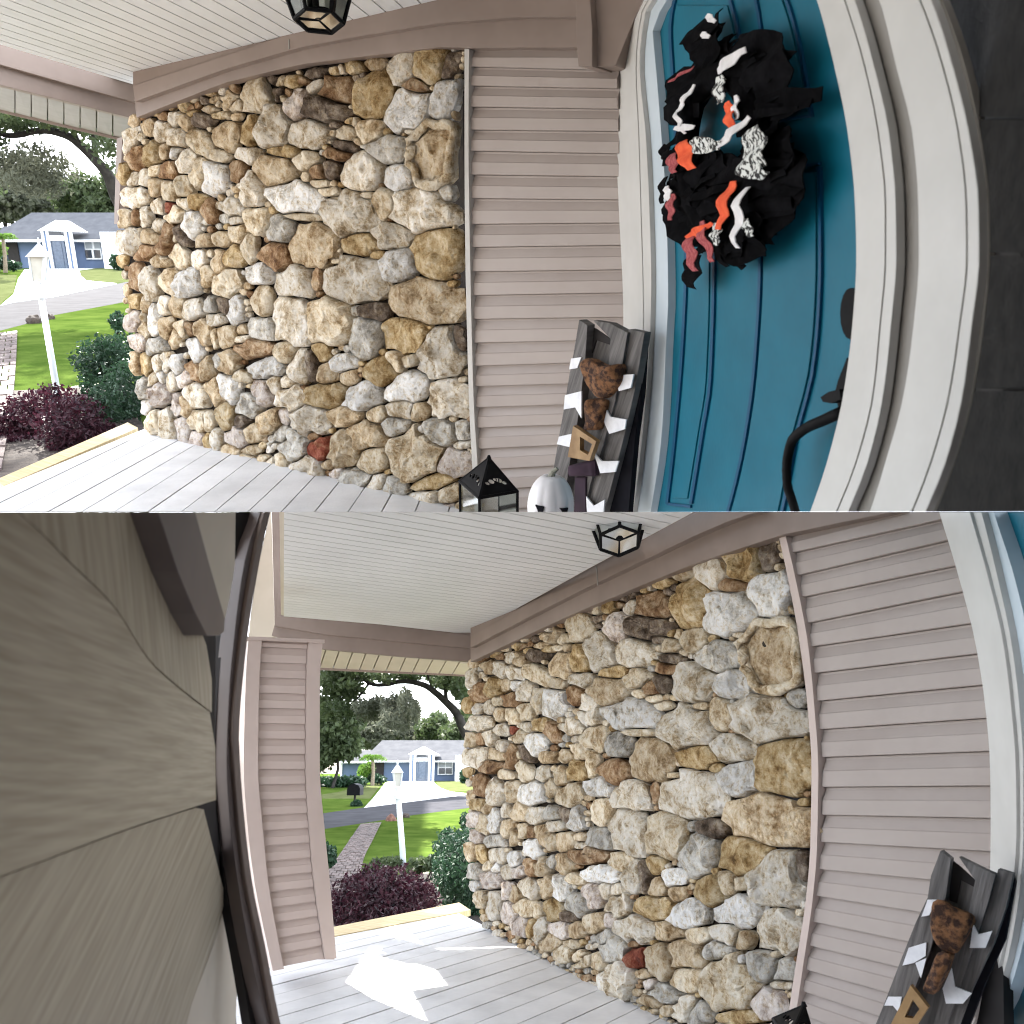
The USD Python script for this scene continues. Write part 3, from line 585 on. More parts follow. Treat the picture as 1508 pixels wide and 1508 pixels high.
# lower ceiling
CZ = float(LOW.deep(695, 935, 8.05)[2]); CEIL = flat_plane(CZ, up=False)
t = Thing(LOW, 'porch_ceiling', kind='structure')
reg_c = [(417, 752), (417, 909), (560, 921), (696, 936), (770, 893), (860, 843), (950, 795), (1034, 750), (1034, 740), (417, 740)]
c0, c1 = CEIL.ab(LOW.level(415, 908, CZ)), CEIL.ab(LOW.level(695, 935, CZ)); cd = (c1 - c0) / np.linalg.norm(c1 - c0); cn = np.array([cd[1], -cd[0]])
regc = Polygon(CEIL.ab([LOW.on(x, y, CEIL) for x, y in reg_c])).buffer(0)
t.part('ceiling_bed', extrude_ab(CEIL, np.array(regc.buffer(0.02).exterior.coords)[:-1], -0.04, 0.02), 'beam_pale')
t.part('roof_deck', extrude_ab(flat_plane(CZ + 0.34, up=False), [LOW.plan(417, 8.3), LOW.plan(700, 8.6), LOW.plan(1300, 5.0), LOW.plan(1300, 2.0), LOW.plan(417, 2.0)], -0.05, 0.05), 'roof')
for k in range(60):
    p0, p1 = c0 + cn * (0.105 * k - 0.05), c0 + cn * (0.105 * (k + 1) - 0.05)
    q = Polygon([p0 - cd * 20, p0 + cd * 20, p1 + cd * 20, p1 - cd * 20]).intersection(regc).buffer(-0.004, join_style='mitre')
    for p in getattr(q, 'geoms', [q]):
        if not p.is_empty and p.area > 2e-3: t.part('board', extrude_ab(CEIL, np.array(p.exterior.coords)[:-1], -0.02, 0.012), 'ceil')
t.done()
# beams: along the wall, along the street side, along the left
def two_step(V, pl, topl, botl, frac, th, name, label, cat='beam', m='beam', seam=None):
    def even(l):
        l = np.array(l, float); q = np.r_[0, np.cumsum(np.linalg.norm(np.diff(l, axis=0), axis=1))]; w = np.linspace(0, q[-1], 24)
        return np.stack([np.interp(w, q, l[:, 0]), np.interp(w, q, l[:, 1])], -1)
    tp, bp = even(topl), even(botl); mid = tp + frac * (bp - tp)
    g = Thing(V, name, label, cat)
    g.part('upper_board', plate(V, [*tp, *(mid[::-1])], pl, 0, th), m)
    g.part('lower_board', plate(V, [*mid, *(bp[::-1])], pl, 0, th * 0.62), m)
    up_ = tp + [0, -34.0]; g.part('top_filler', plate(V, [*up_, *(tp[::-1] + [0, 3.0])], pl, 0, th - 0.012), m)
    if seam: g.part('seam', plate(V, seam, pl, th, 0.003), 'reveal')
    g.done()
two_step(LOW, W_LOW, [(693, 937), (770, 893), (860, 843), (950, 795), (1034, 750), (1090, 722), (1400, 660)], [(693, 975), (760, 943), (840, 906), (940, 864), (1020, 831), (1150, 788), (1372, 742)], 0.45, 0.13, 'wall_beam', 'taupe beam along the top of the lower stone wall', seam=[(877, 834), (878.6, 834), (881, 862), (879.4, 862)])
fp0, fp1 = LOW.deep(410, 930, 8.0), LOW.deep(696, 955, 8.05)
F_LOW = wall_plane(fp0[:2], fp1[:2])
two_step(LOW, F_LOW, [(408, 907), (560, 920), (697, 936)], [(400, 936), (475, 956), (590, 967), (697, 975)], 0.5, 0.10, 'street_beam', 'taupe beam across the far street end of the lower porch')
t = Thing(LOW, 'side_beam', 'taupe and beige beam along left edge of the lower porch ceiling', 'beam')
sp0, sp1 = LOW.deep(415, 920, 7.9), LOW.deep(415, 760, 4.6)
S_LOW = wall_plane(LOW.plan(408, 8.0), LOW.plan(400, 4.2))
t.part('inner_face', plate(LOW, [(400, 740), (419, 740), (417, 830), (416, 909), (405, 937), (403, 860)], F_LOW, -0.6, 0.5), 'beam')
t.part('underside', plate(LOW, [(399, 740), (405, 938), (366, 940), (369, 905), (378, 838), (392, 780), (398, 740)], F_LOW, -0.75, 0.12), 'beam_pale', label='pale beige underside'); t.done()
t = Thing(LOW, 'eave_soffit', 'pale ribbed eave soffit beyond the street beam of the lower porch', 'soffit')
sx = np.linspace(462, 696, 13)
SOF = wall_plane(LOW.plan(410, 9.2), LOW.plan(696, 9.2))
for k, (x0, x1) in enumerate(zip(sx[:-1], sx[1:])):
    tp = lambda x: 950 + (x - 462) * (978 - 950) / 234.0
    bt = lambda x: 984 + (x - 462) * (994 - 984) / 220.0
    lean = 11
    P = [LOW.deep(x0 + 0.8, tp(x0), 8.2), LOW.deep(x1 - 0.8, tp(x1), 8.2), LOW.deep(x1 - lean - 0.8, bt(x1), 9.2), LOW.deep(x0 - lean + 0.8, bt(x0), 9.2)]
    t.part('panel', hexa([*P, *[p + [0, 0, 0.03] for p in P]]), 'beam_pale')
P = [LOW.deep(462, 950, 8.2), LOW.deep(700, 978.5, 8.2), LOW.deep(690, 994.5, 9.2), LOW.deep(450, 983.5, 9.2)]
t.part('soffit_bed', hexa([*[p + [0, 0, 0.032] for p in P], *[p + [0, 0, 0.06] for p in P]]), 'beam')
t.part('fascia', plate(LOW, [(455, 982), (686, 993), (686, 996), (455, 986)], SOF, 0.02, 0.03), 'beam')
t.done()

# ------------------------------------------------------------------ lower porch: the siding-clad column
CP = wall_plane(LOW.plan(340, 5.55), LOW.plan(520, 5.95))
C0 = edge([(940, 366), (1000, 362), (1130, 359), (1220, 365), (1300, 375), (1370, 389), (1430, 402)])
C1 = edge([(940, 386), (1000, 382), (1130, 380), (1220, 387), (1300, 395), (1370, 407), (1430, 419)])
C2 = edge([(940, 455), (1000, 452), (1130, 451), (1220, 456), (1300, 463), (1370, 473), (1430, 481)])
C3 = edge([(940, 476), (1000, 471), (1130, 471), (1220, 478), (1300, 486), (1370, 492), (1430, 497)])
t = Thing(LOW, 'porch_column', 'square mauve siding-clad column at the street corner of the lower deck', 'column')
bot = lambda x: 1430 - (x - 400) * 0.19
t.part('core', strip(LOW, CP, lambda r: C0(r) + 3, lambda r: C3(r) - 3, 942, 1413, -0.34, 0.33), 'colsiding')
t.part('corner_board', plate(LOW, [(float(C0(r)), r) for r in np.linspace(943, 1430, 20)] + [(float(C1(r)), r) for r in np.linspace(1427, 941, 20)], CP, -0.30, 0.335), 'colsiding', label='left corner board')
t.part('corner_board', plate(LOW, [(float(C2(r)), r) for r in np.linspace(945, 1413, 20)] + [(float(C3(r)), r) for r in np.linspace(1411, 947, 20)], CP, -0.30, 0.335), 'colsiding', label='right corner board')
cr = np.r_[941, np.linspace(952, 1404, 21), 1424]
for r0, r1 in zip(cr[:-1], cr[1:]):
    sl = np.interp(r0, [950, 1130, 1420], [3, 0, -12]); sl1 = np.interp(r1, [950, 1130, 1420], [3, 0, -12])
    t.part('board', lap(LOW, CP, (float(C1(r0)) + 1, r0), (float(C2(r0 + sl)) - 1, r0 + sl), (float(C1(r1)) + 1, r1), (float(C2(r1 + sl1)) - 1, r1 + sl1), [(a, b * 0.8 - 0.012) for a, b in COVE], n=2), 'colsiding')
t.part('cap', plate(LOW, [(364, 937), (478, 942), (478, 947), (364, 942)], CP, -0.32, 0.37), 'colsiding'); t.done()

# ------------------------------------------------------------------ lower porch: the near house wall with its end trim
NP = wall_plane(LOW.plan(-40, 0.92), LOW.plan(318, 1.95))
t = Thing(LOW, 'near_siding_wall', 'grained taupe siding close up at left edge of the lower view', 'siding')
t.part('backing', plate(LOW, [(-60, 740), (320, 740), (318, 900), (316, 1130), (318, 1200), (340, 1400), (350, 1530), (-60, 1530)], NP, -0.06, 0.05), 'recess')
q0, q1 = NP.pt(*NP.ab(LOW.on(-60, 1120, NP)))[:2], NP.pt(*NP.ab(LOW.on(312, 1120, NP)))[:2]; qd = (q0 - q1) / np.linalg.norm(q0 - q1); qn = -NP.n[:2]
q2 = q0 + qd * ((q0[1] + 0.34) / max(-qd[1], 0.2))
wb_ = lambda z: [[*(q0 + qn * 0.0), z], [*(q2), z], [*(q2 + qn * 0.5), z], [*(q0 + qn * 0.5), z]]
t.part('wall_body', hexa([*wb_(LOW.deck), *wb_(1.0)]), 'siding')
wb_ = lambda z: [[*(q0 + qn * 0.07), z], [*(q1 + qn * 0.07), z], [*(q1 + qn * 0.45), z], [*(q0 + qn * 0.45), z]]
t.part('wall_body', hexa([*wb_(LOW.deck), *wb_(1.0)]), 'siding')
up_c = [(-50, 700), (60, 785), (97, 824), (167, 893), (223, 977), (270, 1019), (309, 1049)]
lo_c = [(-50, 1306), (0, 1290), (100, 1253), (200, 1216), (262, 1196), (318, 1178)]
up_c, lo_c = ([tuple(p) for p in smooth_path(q, 26)] for q in (up_c, lo_c))
t.part('board', plate(LOW, [(-60, 700), (228, 740), (265, 850), (288, 908), (304, 950), (312, 1000), (312, 1049), *[(x, y - 2.5) for x, y in up_c[::-1]], (-60, 690)], NP, -0.012, 0.012, uvrot=-0.95), 'nearsiding', label='slanting board under the beam end')
t.part('board', plate(LOW, [*up_c, (317, 1100), *lo_c[::-1]], NP, 0.0, 0.014, uvrot=-0.02), 'nearsiding', label='wide middle board')
t.part('board', plate(LOW, [*[(x, y + 2) for x, y in lo_c if x < 290], (300, 1192), (318, 1265), (332, 1322), (318, 1380), (300, 1430), (282, 1480), (270, 1530), (-50, 1530)], NP, -0.014, 0.014, uvrot=0.62), 'nearsiding', label='lower fanned board')
t.part('board', plate(LOW, [(333, 1324), (343, 1370), (353, 1412), (349, 1460), (346, 1530), (269, 1530), (281, 1480), (300, 1432), (318, 1382)], NP, -0.02, 0.014, uvrot=1.1), 'beam_pale', label='pale bottom board end')
t.done()
t = Thing(LOW, 'beam_end', 'mauve beam end running into the dark corner trim at upper left of lower view', 'beam')
t.part('face', plate(LOW, [(228, 738), (283, 738), (308, 830), (331, 910), (330, 930), (322, 936), (305, 936), (288, 904), (262, 842)], NP, 0.0, 0.045), 'endtrim')
t.part('cheek', plate(LOW, [(283, 738), (347, 738), (346, 832), (338, 880), (331, 912), (308, 832)], NP, -0.03, 0.045), 'beam_pale', label='pale beige cheek'); t.done()
B0 = edge([(730, 345), (829, 345), (921, 331), (1060, 318), (1130, 316), (1180, 317), (1297, 331), (1409, 352), (1530, 372)])
B1 = edge([(730, 389), (754, 384), (810, 364), (921, 347), (1033, 337), (1130, 334), (1200, 338), (1310, 352), (1420, 372), (1530, 400)])
B2 = edge([(730, 405), (754, 398), (893, 371), (977, 360), (1088, 352), (1130, 354), (1186, 358), (1297, 371), (1395, 391), (1508, 413), (1530, 419)])
t = Thing(LOW, 'wall_end_trim', 'dark curved corner trim ending the near siding in the lower view', 'trim')
NT = wall_plane(LOW.plan(300, 2.02), LOW.plan(420, 2.25))
t.part('recess_strip', strip(LOW, NT, B0, lambda r: B1(r) + 1, 735, 1530, -0.05, 0.03), 'recess')
t.part('trim_board', strip(LOW, NT, B1, B2, 735, 1530, -0.03, 0.05), 'endtrim')
t.part('trim_bead', strip(LOW, NT, lambda r: B2(r) - 9, lambda r: B2(r) - 1, 735, 1530, 0.02, 0.012), 'beam'); t.done()

# ------------------------------------------------------------------ things standing or hanging on both porches
def dense(poly, n=30):
    q = np.array([*poly, poly[0]], float); w = np.r_[0, np.cumsum(np.linalg.norm(np.diff(q, axis=0), axis=1))]; k = np.linspace(0, w[-1], n + 1)[:-1]
    q = np.stack([np.interp(k, w, q[:, 0]), np.interp(k, w, q[:, 1])], -1)
    return list(map(tuple, (q * 2 + np.roll(q, 1, 0) + np.roll(q, -1, 0)) / 4))
def leaner(V, pl, S, label):
    """Leaning barn-wood sign: boards with painted white blocks, a rusty head-and-stem ornament and a diamond frame."""
    t = Thing(V, 'leaning_sign', label, 'porch sign')
    for nm, key, off, th, m in (('side_panel', 'E', -0.07, 0.03, 'signdark'), ('board', 'B', -0.05, 0.02, 'signwood'), ('board', 'A', -0.03, 0.045, 'signwood'), ('board', 'C', -0.03, 0.04, 'signwood'), ('board', 'D', -0.045, 0.04, 'signwood'), ('slot', 'hole', -0.03, 0.006, 'recess')):
        if key in S: t.part(nm, plate(V, S[key], pl, off, th, uvrot=1.2), m)
    for w in S['white']: t.part('painted_block', plate(V, w, pl, 0.0125, 0.007), 'signwhite')
    for nm, key, off, th, m in (('ornament_head', 'head', 0.02, 0.035, 'rust'), ('ornament_stem', 'stem', 0.02, 0.03, 'rust'), ('hat', 'hat', 0.02, 0.03, 'hat'), ('hat_post', 'hatpost', -0.02, 0.04, 'hat')):
        if key in S: t.part(nm, plate(V, S[key], pl, off, th) if key == 'hatpost' else build_stone(V, Plane(pl.o + pl.n * 0.03, pl.e1, pl.e2, pl.n), dense(S[key]), 700 + len(key) + int(S[key][0][0]), thick=0.05), m, smooth=40)
    for q in ():
        cx, cy, r = q; t.part('rust_boss', plate(V, [(cx + r * math.cos(k), cy + r * math.sin(k) * 0.9) for k in np.linspace(0, 2 * math.pi, 8)[:-1]], pl, 0.055, 0.012), 'goldwood')
    t.part('diamond_frame', plate(V, S['diamond'], pl, 0.045, 0.025, hole=S['dhole']), 'goldwood')
    t.done()
SG_LOW = wall_plane(LOW.plan(1290, 3.0), LOW.plan(1500, 2.72))
leaner(LOW, SG_LOW, dict(
    A=[(1385, 1253), (1400, 1265), (1393, 1320), (1370, 1400), (1345, 1460), (1318, 1520), (1285, 1520), (1303, 1476), (1325, 1418), (1348, 1360), (1366, 1322), (1371, 1290)],
    B=[(1400, 1266), (1436, 1298), (1425, 1350), (1400, 1430), (1371, 1520), (1318, 1520), (1345, 1460), (1370, 1400), (1393, 1320)],
    hole=[(1401, 1267), (1412, 1274), (1436, 1296), (1434, 1306), (1415, 1296), (1409, 1330), (1398, 1326)],
    C=[(1412, 1262), (1440, 1276), (1466, 1288), (1455, 1330), (1440, 1375), (1420, 1435), (1391, 1520), (1371, 1520), (1400, 1430), (1425, 1350), (1436, 1296)],
    D=[(1470, 1280), (1492, 1287), (1482, 1335), (1463, 1390), (1430, 1460), (1408, 1520), (1391, 1520), (1420, 1435), (1442, 1375), (1457, 1330)],
    E=[(1492, 1287), (1495, 1300), (1480, 1385), (1450, 1450), (1424, 1520), (1408, 1520), (1430, 1460), (1463, 1390), (1482, 1335)],
    white=[[(1366, 1325), (1381, 1325), (1368, 1348), (1357, 1350)], [(1338, 1396), (1364, 1388), (1363, 1408), (1346, 1418), (1329, 1422)], [(1348, 1418), (1364, 1411), (1356, 1441)], [(1308, 1468), (1328, 1468), (1323, 1491), (1315, 1481), (1302, 1481)], [(1433, 1361), (1428, 1396), (1451, 1396), (1461, 1371), (1441, 1376)], [(1401, 1426), (1406, 1453), (1431, 1463), (1418, 1478), (1393, 1478), (1388, 1456)]],
    head=[(1370, 1330), (1385, 1327), (1400, 1338), (1412, 1343), (1430, 1348), (1433, 1360), (1420, 1385), (1408, 1408), (1390, 1408), (1375, 1390), (1367, 1360)],
    stem=[(1380, 1402), (1404, 1405), (1390, 1440), (1374, 1470), (1354, 1462)],
    dots=[(1380, 1345, 6), (1393, 1362, 7), (1408, 1362, 6), (1385, 1380, 6), (1400, 1385, 6), (1395, 1348, 4)],
    diamond=[(1341, 1451), (1367, 1484), (1346, 1516), (1310, 1512)], dhole=[(1344, 1472), (1354, 1486), (1344, 1500), (1332, 1498)]),
    'grey barn-wood leaning sign with rusty ornament, right corner of lower view')
SG_UP = wall_plane(UP.plan(800, 3.62), UP.plan(950, 3.2))
leaner(UP, SG_UP, dict(
    A=[(853, 471), (865, 479), (862, 524), (856, 578), (850, 623), (838, 686), (826, 770), (800, 770), (816, 686), (824, 639), (832, 594), (838, 555), (845, 519)],
    B=[(865, 479), (899, 508), (895, 555), (884, 623), (866, 690), (839, 770), (826, 770), (838, 686), (850, 623), (862, 524)],
    hole=[(866, 478), (879, 485), (899, 499), (899, 508), (878, 501), (872, 520), (864, 516)],
    C=[(874, 472), (898, 476), (924, 490), (917, 533), (906, 589), (888, 657), (872, 702), (857, 770), (839, 770), (866, 690), (884, 623), (895, 555), (899, 499)],
    D=[(926, 485), (949, 490), (942, 533), (935, 573), (922, 630), (908, 686), (886, 770), (857, 770), (872, 702), (888, 657), (906, 589), (917, 533)],
    E=[(949, 490), (944, 578), (935, 645), (924, 770), (886, 770), (908, 686), (922, 630), (935, 573)],
    white=[[(841, 528), (856, 526), (850, 542), (838, 544)], [(832, 582), (856, 576), (856, 616), (847, 600), (830, 603)], [(823, 643), (841, 639), (841, 659), (820, 654)], [(906, 553), (933, 551), (929, 571), (911, 576)], [(890, 598), (899, 614), (922, 618), (920, 632), (897, 639), (888, 618)], [(874, 666), (886, 679), (911, 679), (906, 695), (884, 697)], [(863, 731), (874, 745), (890, 736), (888, 765), (865, 765)]],
    head=[(852, 530), (868, 528), (884, 540), (908, 537), (906, 564), (890, 587), (879, 591), (856, 569)],
    stem=[(863, 587), (886, 591), (877, 636), (856, 636)],
    dots=[(862, 540, 5), (875, 552, 6), (892, 550, 5), (870, 568, 5), (884, 572, 6)],
    diamond=[(844, 627), (878, 650), (868, 679), (836, 673)], dhole=[(854, 643), (872, 654), (866, 670), (854, 663)],
    hat=[(834, 686), (866, 679), (868, 704), (833, 703)], hatpost=[(847, 703), (862, 703), (862, 770), (845, 770)]),
    'grey barn-wood leaning sign with rusty ornament, beside the teal door and white pumpkin')

def tri_face(A, B, C, th, holes=()):
    A, B, C = map(np.asarray, (A, B, C)); e1 = (B - A) / np.linalg.norm(B - A); n = np.cross(B - A, C - A); n /= np.linalg.norm(n)
    if n[2] < 0: n = -n
    pl = Plane(A, e1, np.cross(n, e1), n); ab = pl.ab([A, B, C]); polys = [ab]
    for s, u, r in holes:
        c = ab[0] * (1 - s - u) + ab[1] * s + ab[2] * u; polys.append(c + r * np.array([(math.cos(k), math.sin(k) * 1.3) for k in np.linspace(0, 2 * math.pi, 9)[:-1]]))
    q = m3.Manifold.extrude(m3.CrossSection(polys, m3.FillRule.EvenOdd), th).to_mesh(); v, f = q.vert_properties[:, :3], np.array(q.tri_verts)
    return G(pl.pt(v[:, 0], v[:, 1], v[:, 2]), f)
def floor_lantern(V, cs, apex, label, foot):
    """Black pierced-roof lantern: four corners (px, py, depth) in order round, apex, down to the deck."""
    P = [V.deep(*c) for c in cs]; A = V.deep(*apex); z = np.mean([p[2] for p in P]); P = [np.array([p[0], p[1], z]) for p in P]
    t = Thing(V, 'black_lantern', label, 'lantern')
    hs = [(0.42, 0.22, 0.012), (0.22, 0.42, 0.013), (0.30, 0.30, 0.008), (0.55, 0.12, 0.009), (0.14, 0.58, 0.010)]
    for i in range(4): t.part('roof_panel', tri_face(A, P[i], P[(i + 1) % 4], 0.004, hs), 'black')
    for i in range(4): t.part('rim_bar', tube([P[i], P[(i + 1) % 4]], 0.008, 6), 'black')
    for i in range(4):
        t.part('post', tube([P[i], [P[i][0], P[i][1], foot]], 0.007, 6), 'black')
        t.part('hip_bar', tube([P[i], A], 0.007, 6), 'black')
    t.part('finial', tube([A, A + [0, 0, 0.015]], [0.012, 0.006], 8), 'black')
    c = np.mean(P, 0); base = [np.array([c[0] + (p[0] - c[0]), c[1] + (p[1] - c[1]), foot]) for p in P]
    t.part('base_plate', hexa([*base, *[b + [0, 0, 0.015] for b in base]]), 'black')
    ck = trimesh.creation.cylinder(0.035, 0.14, sections=16); ck.apply_translation([c[0], c[1], foot + 0.085]); t.part('candle', ck, 'candle', smooth=40)
    for i in range(4):
        p, q = P[i], P[(i + 1) % 4]; ins = lambda r, zz: np.array([r[0] + (c[0] - r[0]) * 0.03, r[1] + (c[1] - r[1]) * 0.03, zz])
        t.part('pane', G([ins(p, foot + 0.02), ins(q, foot + 0.02), ins(q, z - 0.01), ins(p, z - 0.01)], [(0, 1, 2), (0, 2, 3)]), 'glass')
    t.done()
floor_lantern(UP, [(677, 708, 3.72), (706, 740, 3.45), (762, 720, 3.55), (735, 697, 3.84)], (720, 675, 3.64), 'black pierced-roof lantern on the deck beside the white pumpkin', UP.deck)
floor_lantern(LOW, [(1140, 1512, 3.5), (1162, 1530, 3.25), (1196, 1512, 3.3), (1182, 1500, 3.55)], (1184, 1482, 3.4), 'top of black lantern at bottom edge by the mauve trim strip', LOW.deck)

def pumpkin():
    t = Thing(UP, 'white_pumpkin', 'white carved pumpkin with grey stem between lantern and leaning sign', 'pumpkin')
    c = UP.deep(811, 745, 2.9); R = 36.5 / FOC * 2.9
    s = trimesh.creation.icosphere(4, 1.0); v = s.vertices.copy(); ph = np.arctan2(v[:, 1], v[:, 0]); rr = np.hypot(v[:, 0], v[:, 1])
    k = 1 + 0.055 * np.abs(np.sin(ph * 5 + 0.4)) ** 0.7 * rr - 0.05 * rr
    v *= np.stack([k, k, np.ones_like(k) * 1.42], -1); dim = np.exp(-(rr / 0.22) ** 2); v[:, 2] -= np.sign(v[:, 2]) * 0.16 * dim
    t.part('body', G(c + v * R, s.faces), 'pumpkin', smooth=True)
    top = c + [0.0, 0, R * 1.26]
    t.part('stem', tube([top, top + [0.006, 0, 0.02], top + [0.022, -0.005, 0.035]], [0.016, 0.011, 0.008], 8), 'stem', smooth=40)
    for x, y in ((794, 741), (828, 744)):
        p = UP.deep(x, y, 2.9); d = p - c; d[1] = -math.sqrt(max((R * 0.98) ** 2 - d[0] ** 2, 0.0)); q = c + d
        pl = wall_plane(q[:2] + [-d[1], d[0]], q[:2] + [d[1], -d[0]]); w = 0.017
        a0 = pl.ab(q); ab = [a0 + (-w, w * 0.75), a0 + (w, w * 0.9), a0 + (w * 0.5, w * 0.1), a0 + (w * 0.1, -w), a0 + (-w * 0.7, -w)]
        t.part('carved_eye', extrude_ab(pl, ab, -0.012, 0.018), 'signdark')
    t.done()
pumpkin()

def pendant(V, cx, cy, y, wpx, tilt, label, turn, ratio=1.9):
    c = V.deep(cx, cy, y); rb = wpx / 2 / FOC * y; rt = rb * ratio; h = rb * 2.7
    ct, st = math.cos(tilt), math.sin(tilt)
    def P(r, k, z):
        w = math.pi / 3 * k + turn; x, yy = r * math.cos(w), r * math.sin(w)
        return c + [x, yy * ct - z * st * 0.0, z + yy * st]
    t = Thing(V, 'pendant_lamp', label, 'lamp')
    for k in range(6):
        t.part('bottom_bar', tube([P(rb, k, 0), P(rb, k + 1, 0)], 0.009, 6), 'black')
        t.part('side_bar', tube([P(rb, k, 0), P(rt, k, h)], 0.009, 6), 'black')
        t.part('top_bar', tube([P(rt, k, h), P(rt, k + 1, h)], 0.007, 6), 'black')
        t.part('side_pane', G([P(rb * .99, k, 0.003), P(rb * .99, k + 1, 0.003), P(rt * .99, k + 1, h), P(rt * .99, k, h)], [(0, 1, 2), (0, 2, 3)]), 'glass')
    for k in (1, 3, 5): t.part('floor_bar', tube([P(rb, k, 0), c + [0, 0, 0.004]], 0.0055, 6), 'black')
    t.part('bottom_pane', G([P(rb * .99, k, 0.002) for k in range(6)], [(0, k, k + 1) for k in range(1, 5)]), 'glass')
    t.part('candle_cup', tube([c + [0, 0, 0.005], c + [0, 0, 0.03], c + [0, 0, 0.045]], [0.02, 0.045, 0.05], 14), 'black', smooth=40)
    for k in range(3):
        w = 2.1 * k + 0.5; o = np.array([math.cos(w), math.sin(w), 0]) * rb * 0.42
        t.part('candle_tube', tube([c + o + [0, 0, 0.045], c + o + [0, 0, h * 0.62]], 0.014, 10), 'black' if k else 'frost', smooth=40)
    t.part('canopy', tube([c + [0, 0, h], c + [0, 0, h + 0.05], c + [0, 0, h + 0.10]], [rt, rt * 0.5, 0.03], 6), 'black'); t.done()
pendant(LOW, 912, 797, 4.2, 66, -0.5, 'black hexagonal glass lantern hanging from the lower porch ceiling', 0.45)
pendant(UP, 470, 31, 4.0, 62, -0.25, 'black hexagonal glass lantern hanging from the upper porch ceiling', 0.2)

# ------------------------------------------------------------------ upper porch: siding, trim, beams, ceiling, deck
t = Thing(UP, 'corner_trim', 'pale grey trim strip between upper stone wall and siding', 'trim')
UL = edge([(70, 684), (200, 684), (360, 685), (500, 688), (600, 691), (680, 695), (770, 700)]); UR = edge([(70, 691), (200, 690), (360, 692), (500, 695), (600, 698), (680, 703), (770, 708)])
t.part('strip', strip(UP, W_UP, UL, UR, 72, 768, 0.0, 0.05), 'greytrim')
t.part('joint', strip(UP, W_UP, UR, lambda r: UR(r) + 3.0, 74, 768, -0.01, 0.02), 'groove'); t.done()
US = [(72, 68), (98, 103), (126, 130), (157, 160), (191, 193), (222, 226), (257, 260), (292, 294), (330, 328), (364, 361), (400, 397), (435, 431), (470, 467), (505, 500), (539, 532), (569, 563), (600, 593), (630, 622), (661, 651), (692, 680), (722, 709), (752, 738), (782, 767)]
t = Thing(UP, 'siding_wall', 'mauve lap siding between upper stone wall and teal door', 'siding')
t.part('backing', plate(UP, [(680, 60), (925, 60), (930, 770), (690, 770)], W_UP, -0.07, 0.05), 'recess')
for k, (a, b) in enumerate(zip(US[:-1], US[1:])):
    xl, xl2 = float(UR(a[0])) + 3, float(UR(b[0])) + 3; xr = lambda r: float(np.interp(r, [68, 480, 780], [907, 919, 915]))
    t.part('board', lap(UP, W_UP, (xl, a[0]), (xr(a[1]), a[1]), (xl2, b[0]), (xr(b[1]), b[1]), COVE), 'siding')
t.done()
two_step(UP, W_UP, [(196, 126), (300, 92), (440, 45), (520, 25), (620, 4), (660, -4), (760, -20), (850, -20)], [(201, 173), (330, 122), (440, 95), (560, 80), (660, 68), (690, 71), (760, 70), (850, 70)], 0.5, 0.13, 'wall_beam', 'taupe beam along the top of the upper stone wall', seam=[(424, 58), (425.8, 58), (426, 72), (424.4, 72)])
t = Thing(UP, 'corner_box_beam', 'boxed taupe beam end above the siding at upper door corner', 'beam')
t.part('side', plate(UP, [(848, -12), (868, -12), (872, 40), (872, 98), (852, 97), (849, 60)], W_UP, 0.02, 0.16), 'beam')
t.part('face', plate(UP, [(868, -12), (952, -12), (930, 38), (906, 97), (872, 98)], W_UP, 0.02, 0.12), 'beam'); t.done()
uf0, uf1 = UP.plan(-40, 5.6), UP.plan(203, 6.55)
F_UP = wall_plane(uf0, uf1)
two_step(UP, F_UP, [(-45, 50), (0, 65), (100, 97), (207, 128)], [(-45, 112), (0, 125), (100, 150), (202, 176)], 0.5, 0.10, 'street_beam', 'taupe beam across the far street end of the upper porch')
t = Thing(UP, 'eave_soffit', 'pale ribbed eave soffit beyond the street beam of the upper porch', 'soffit')
sx = np.linspace(-50, 190, 11)
FY = lambda x: float(UP.on(x, UP.hor, F_UP)[1]) + 0.12
P = [UP.deep(-50, 109, FY(-50)), UP.deep(192, 172, FY(192)), UP.deep(192, 207, 7.6), UP.deep(-50, 151, 7.6)]
t.part('soffit_bed', hexa([*[p + [0, 0, 0.032] for p in P], *[p + [0, 0, 0.06] for p in P]]), 'beam')
for x0, x1 in zip(sx[:-1], sx[1:]):
    tp = lambda x: 122 + x * 0.265; bt = lambda x: 163 + x * 0.235
    P = [UP.deep(x0 + 1, tp(x0), FY(x0)), UP.deep(x1 - 1, tp(x1), FY(x1)), UP.deep(x1 - 1, bt(x1), 7.6), UP.deep(x0 + 1, bt(x0), 7.6)]
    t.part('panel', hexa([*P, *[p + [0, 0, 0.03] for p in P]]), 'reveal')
t.part('fascia', plate(UP, [(-50, 149), (186, 205), (186, 209), (-50, 154)], wall_plane(UP.plan(-50, 7.55), UP.plan(186, 7.55)), 0, 0.03), 'beam'); t.done()
one(UP, 'corner_board', plate(UP, [(172, 204), (180, 201), (178, 260), (174, 330), (168, 330), (170, 260)], W_UP, -0.10, 0.05), 'beam', 'pale corner board at street end of the upper stone wall', 'trim')
CZU = float(UP.deep(206, 128, 6.5)[2]); CEILU = flat_plane(CZU, up=False)
t = Thing(UP, 'porch_ceiling', kind='structure')
reg_u = [(-60, 48), (0, 66), (100, 98), (205, 129), (300, 93), (440, 46), (520, 26), (620, 5), (662, -6), (300, -30), (-60, -30)]
regc = Polygon(CEILU.ab([UP.on(x, y, CEILU) for x, y in reg_u])).buffer(0)
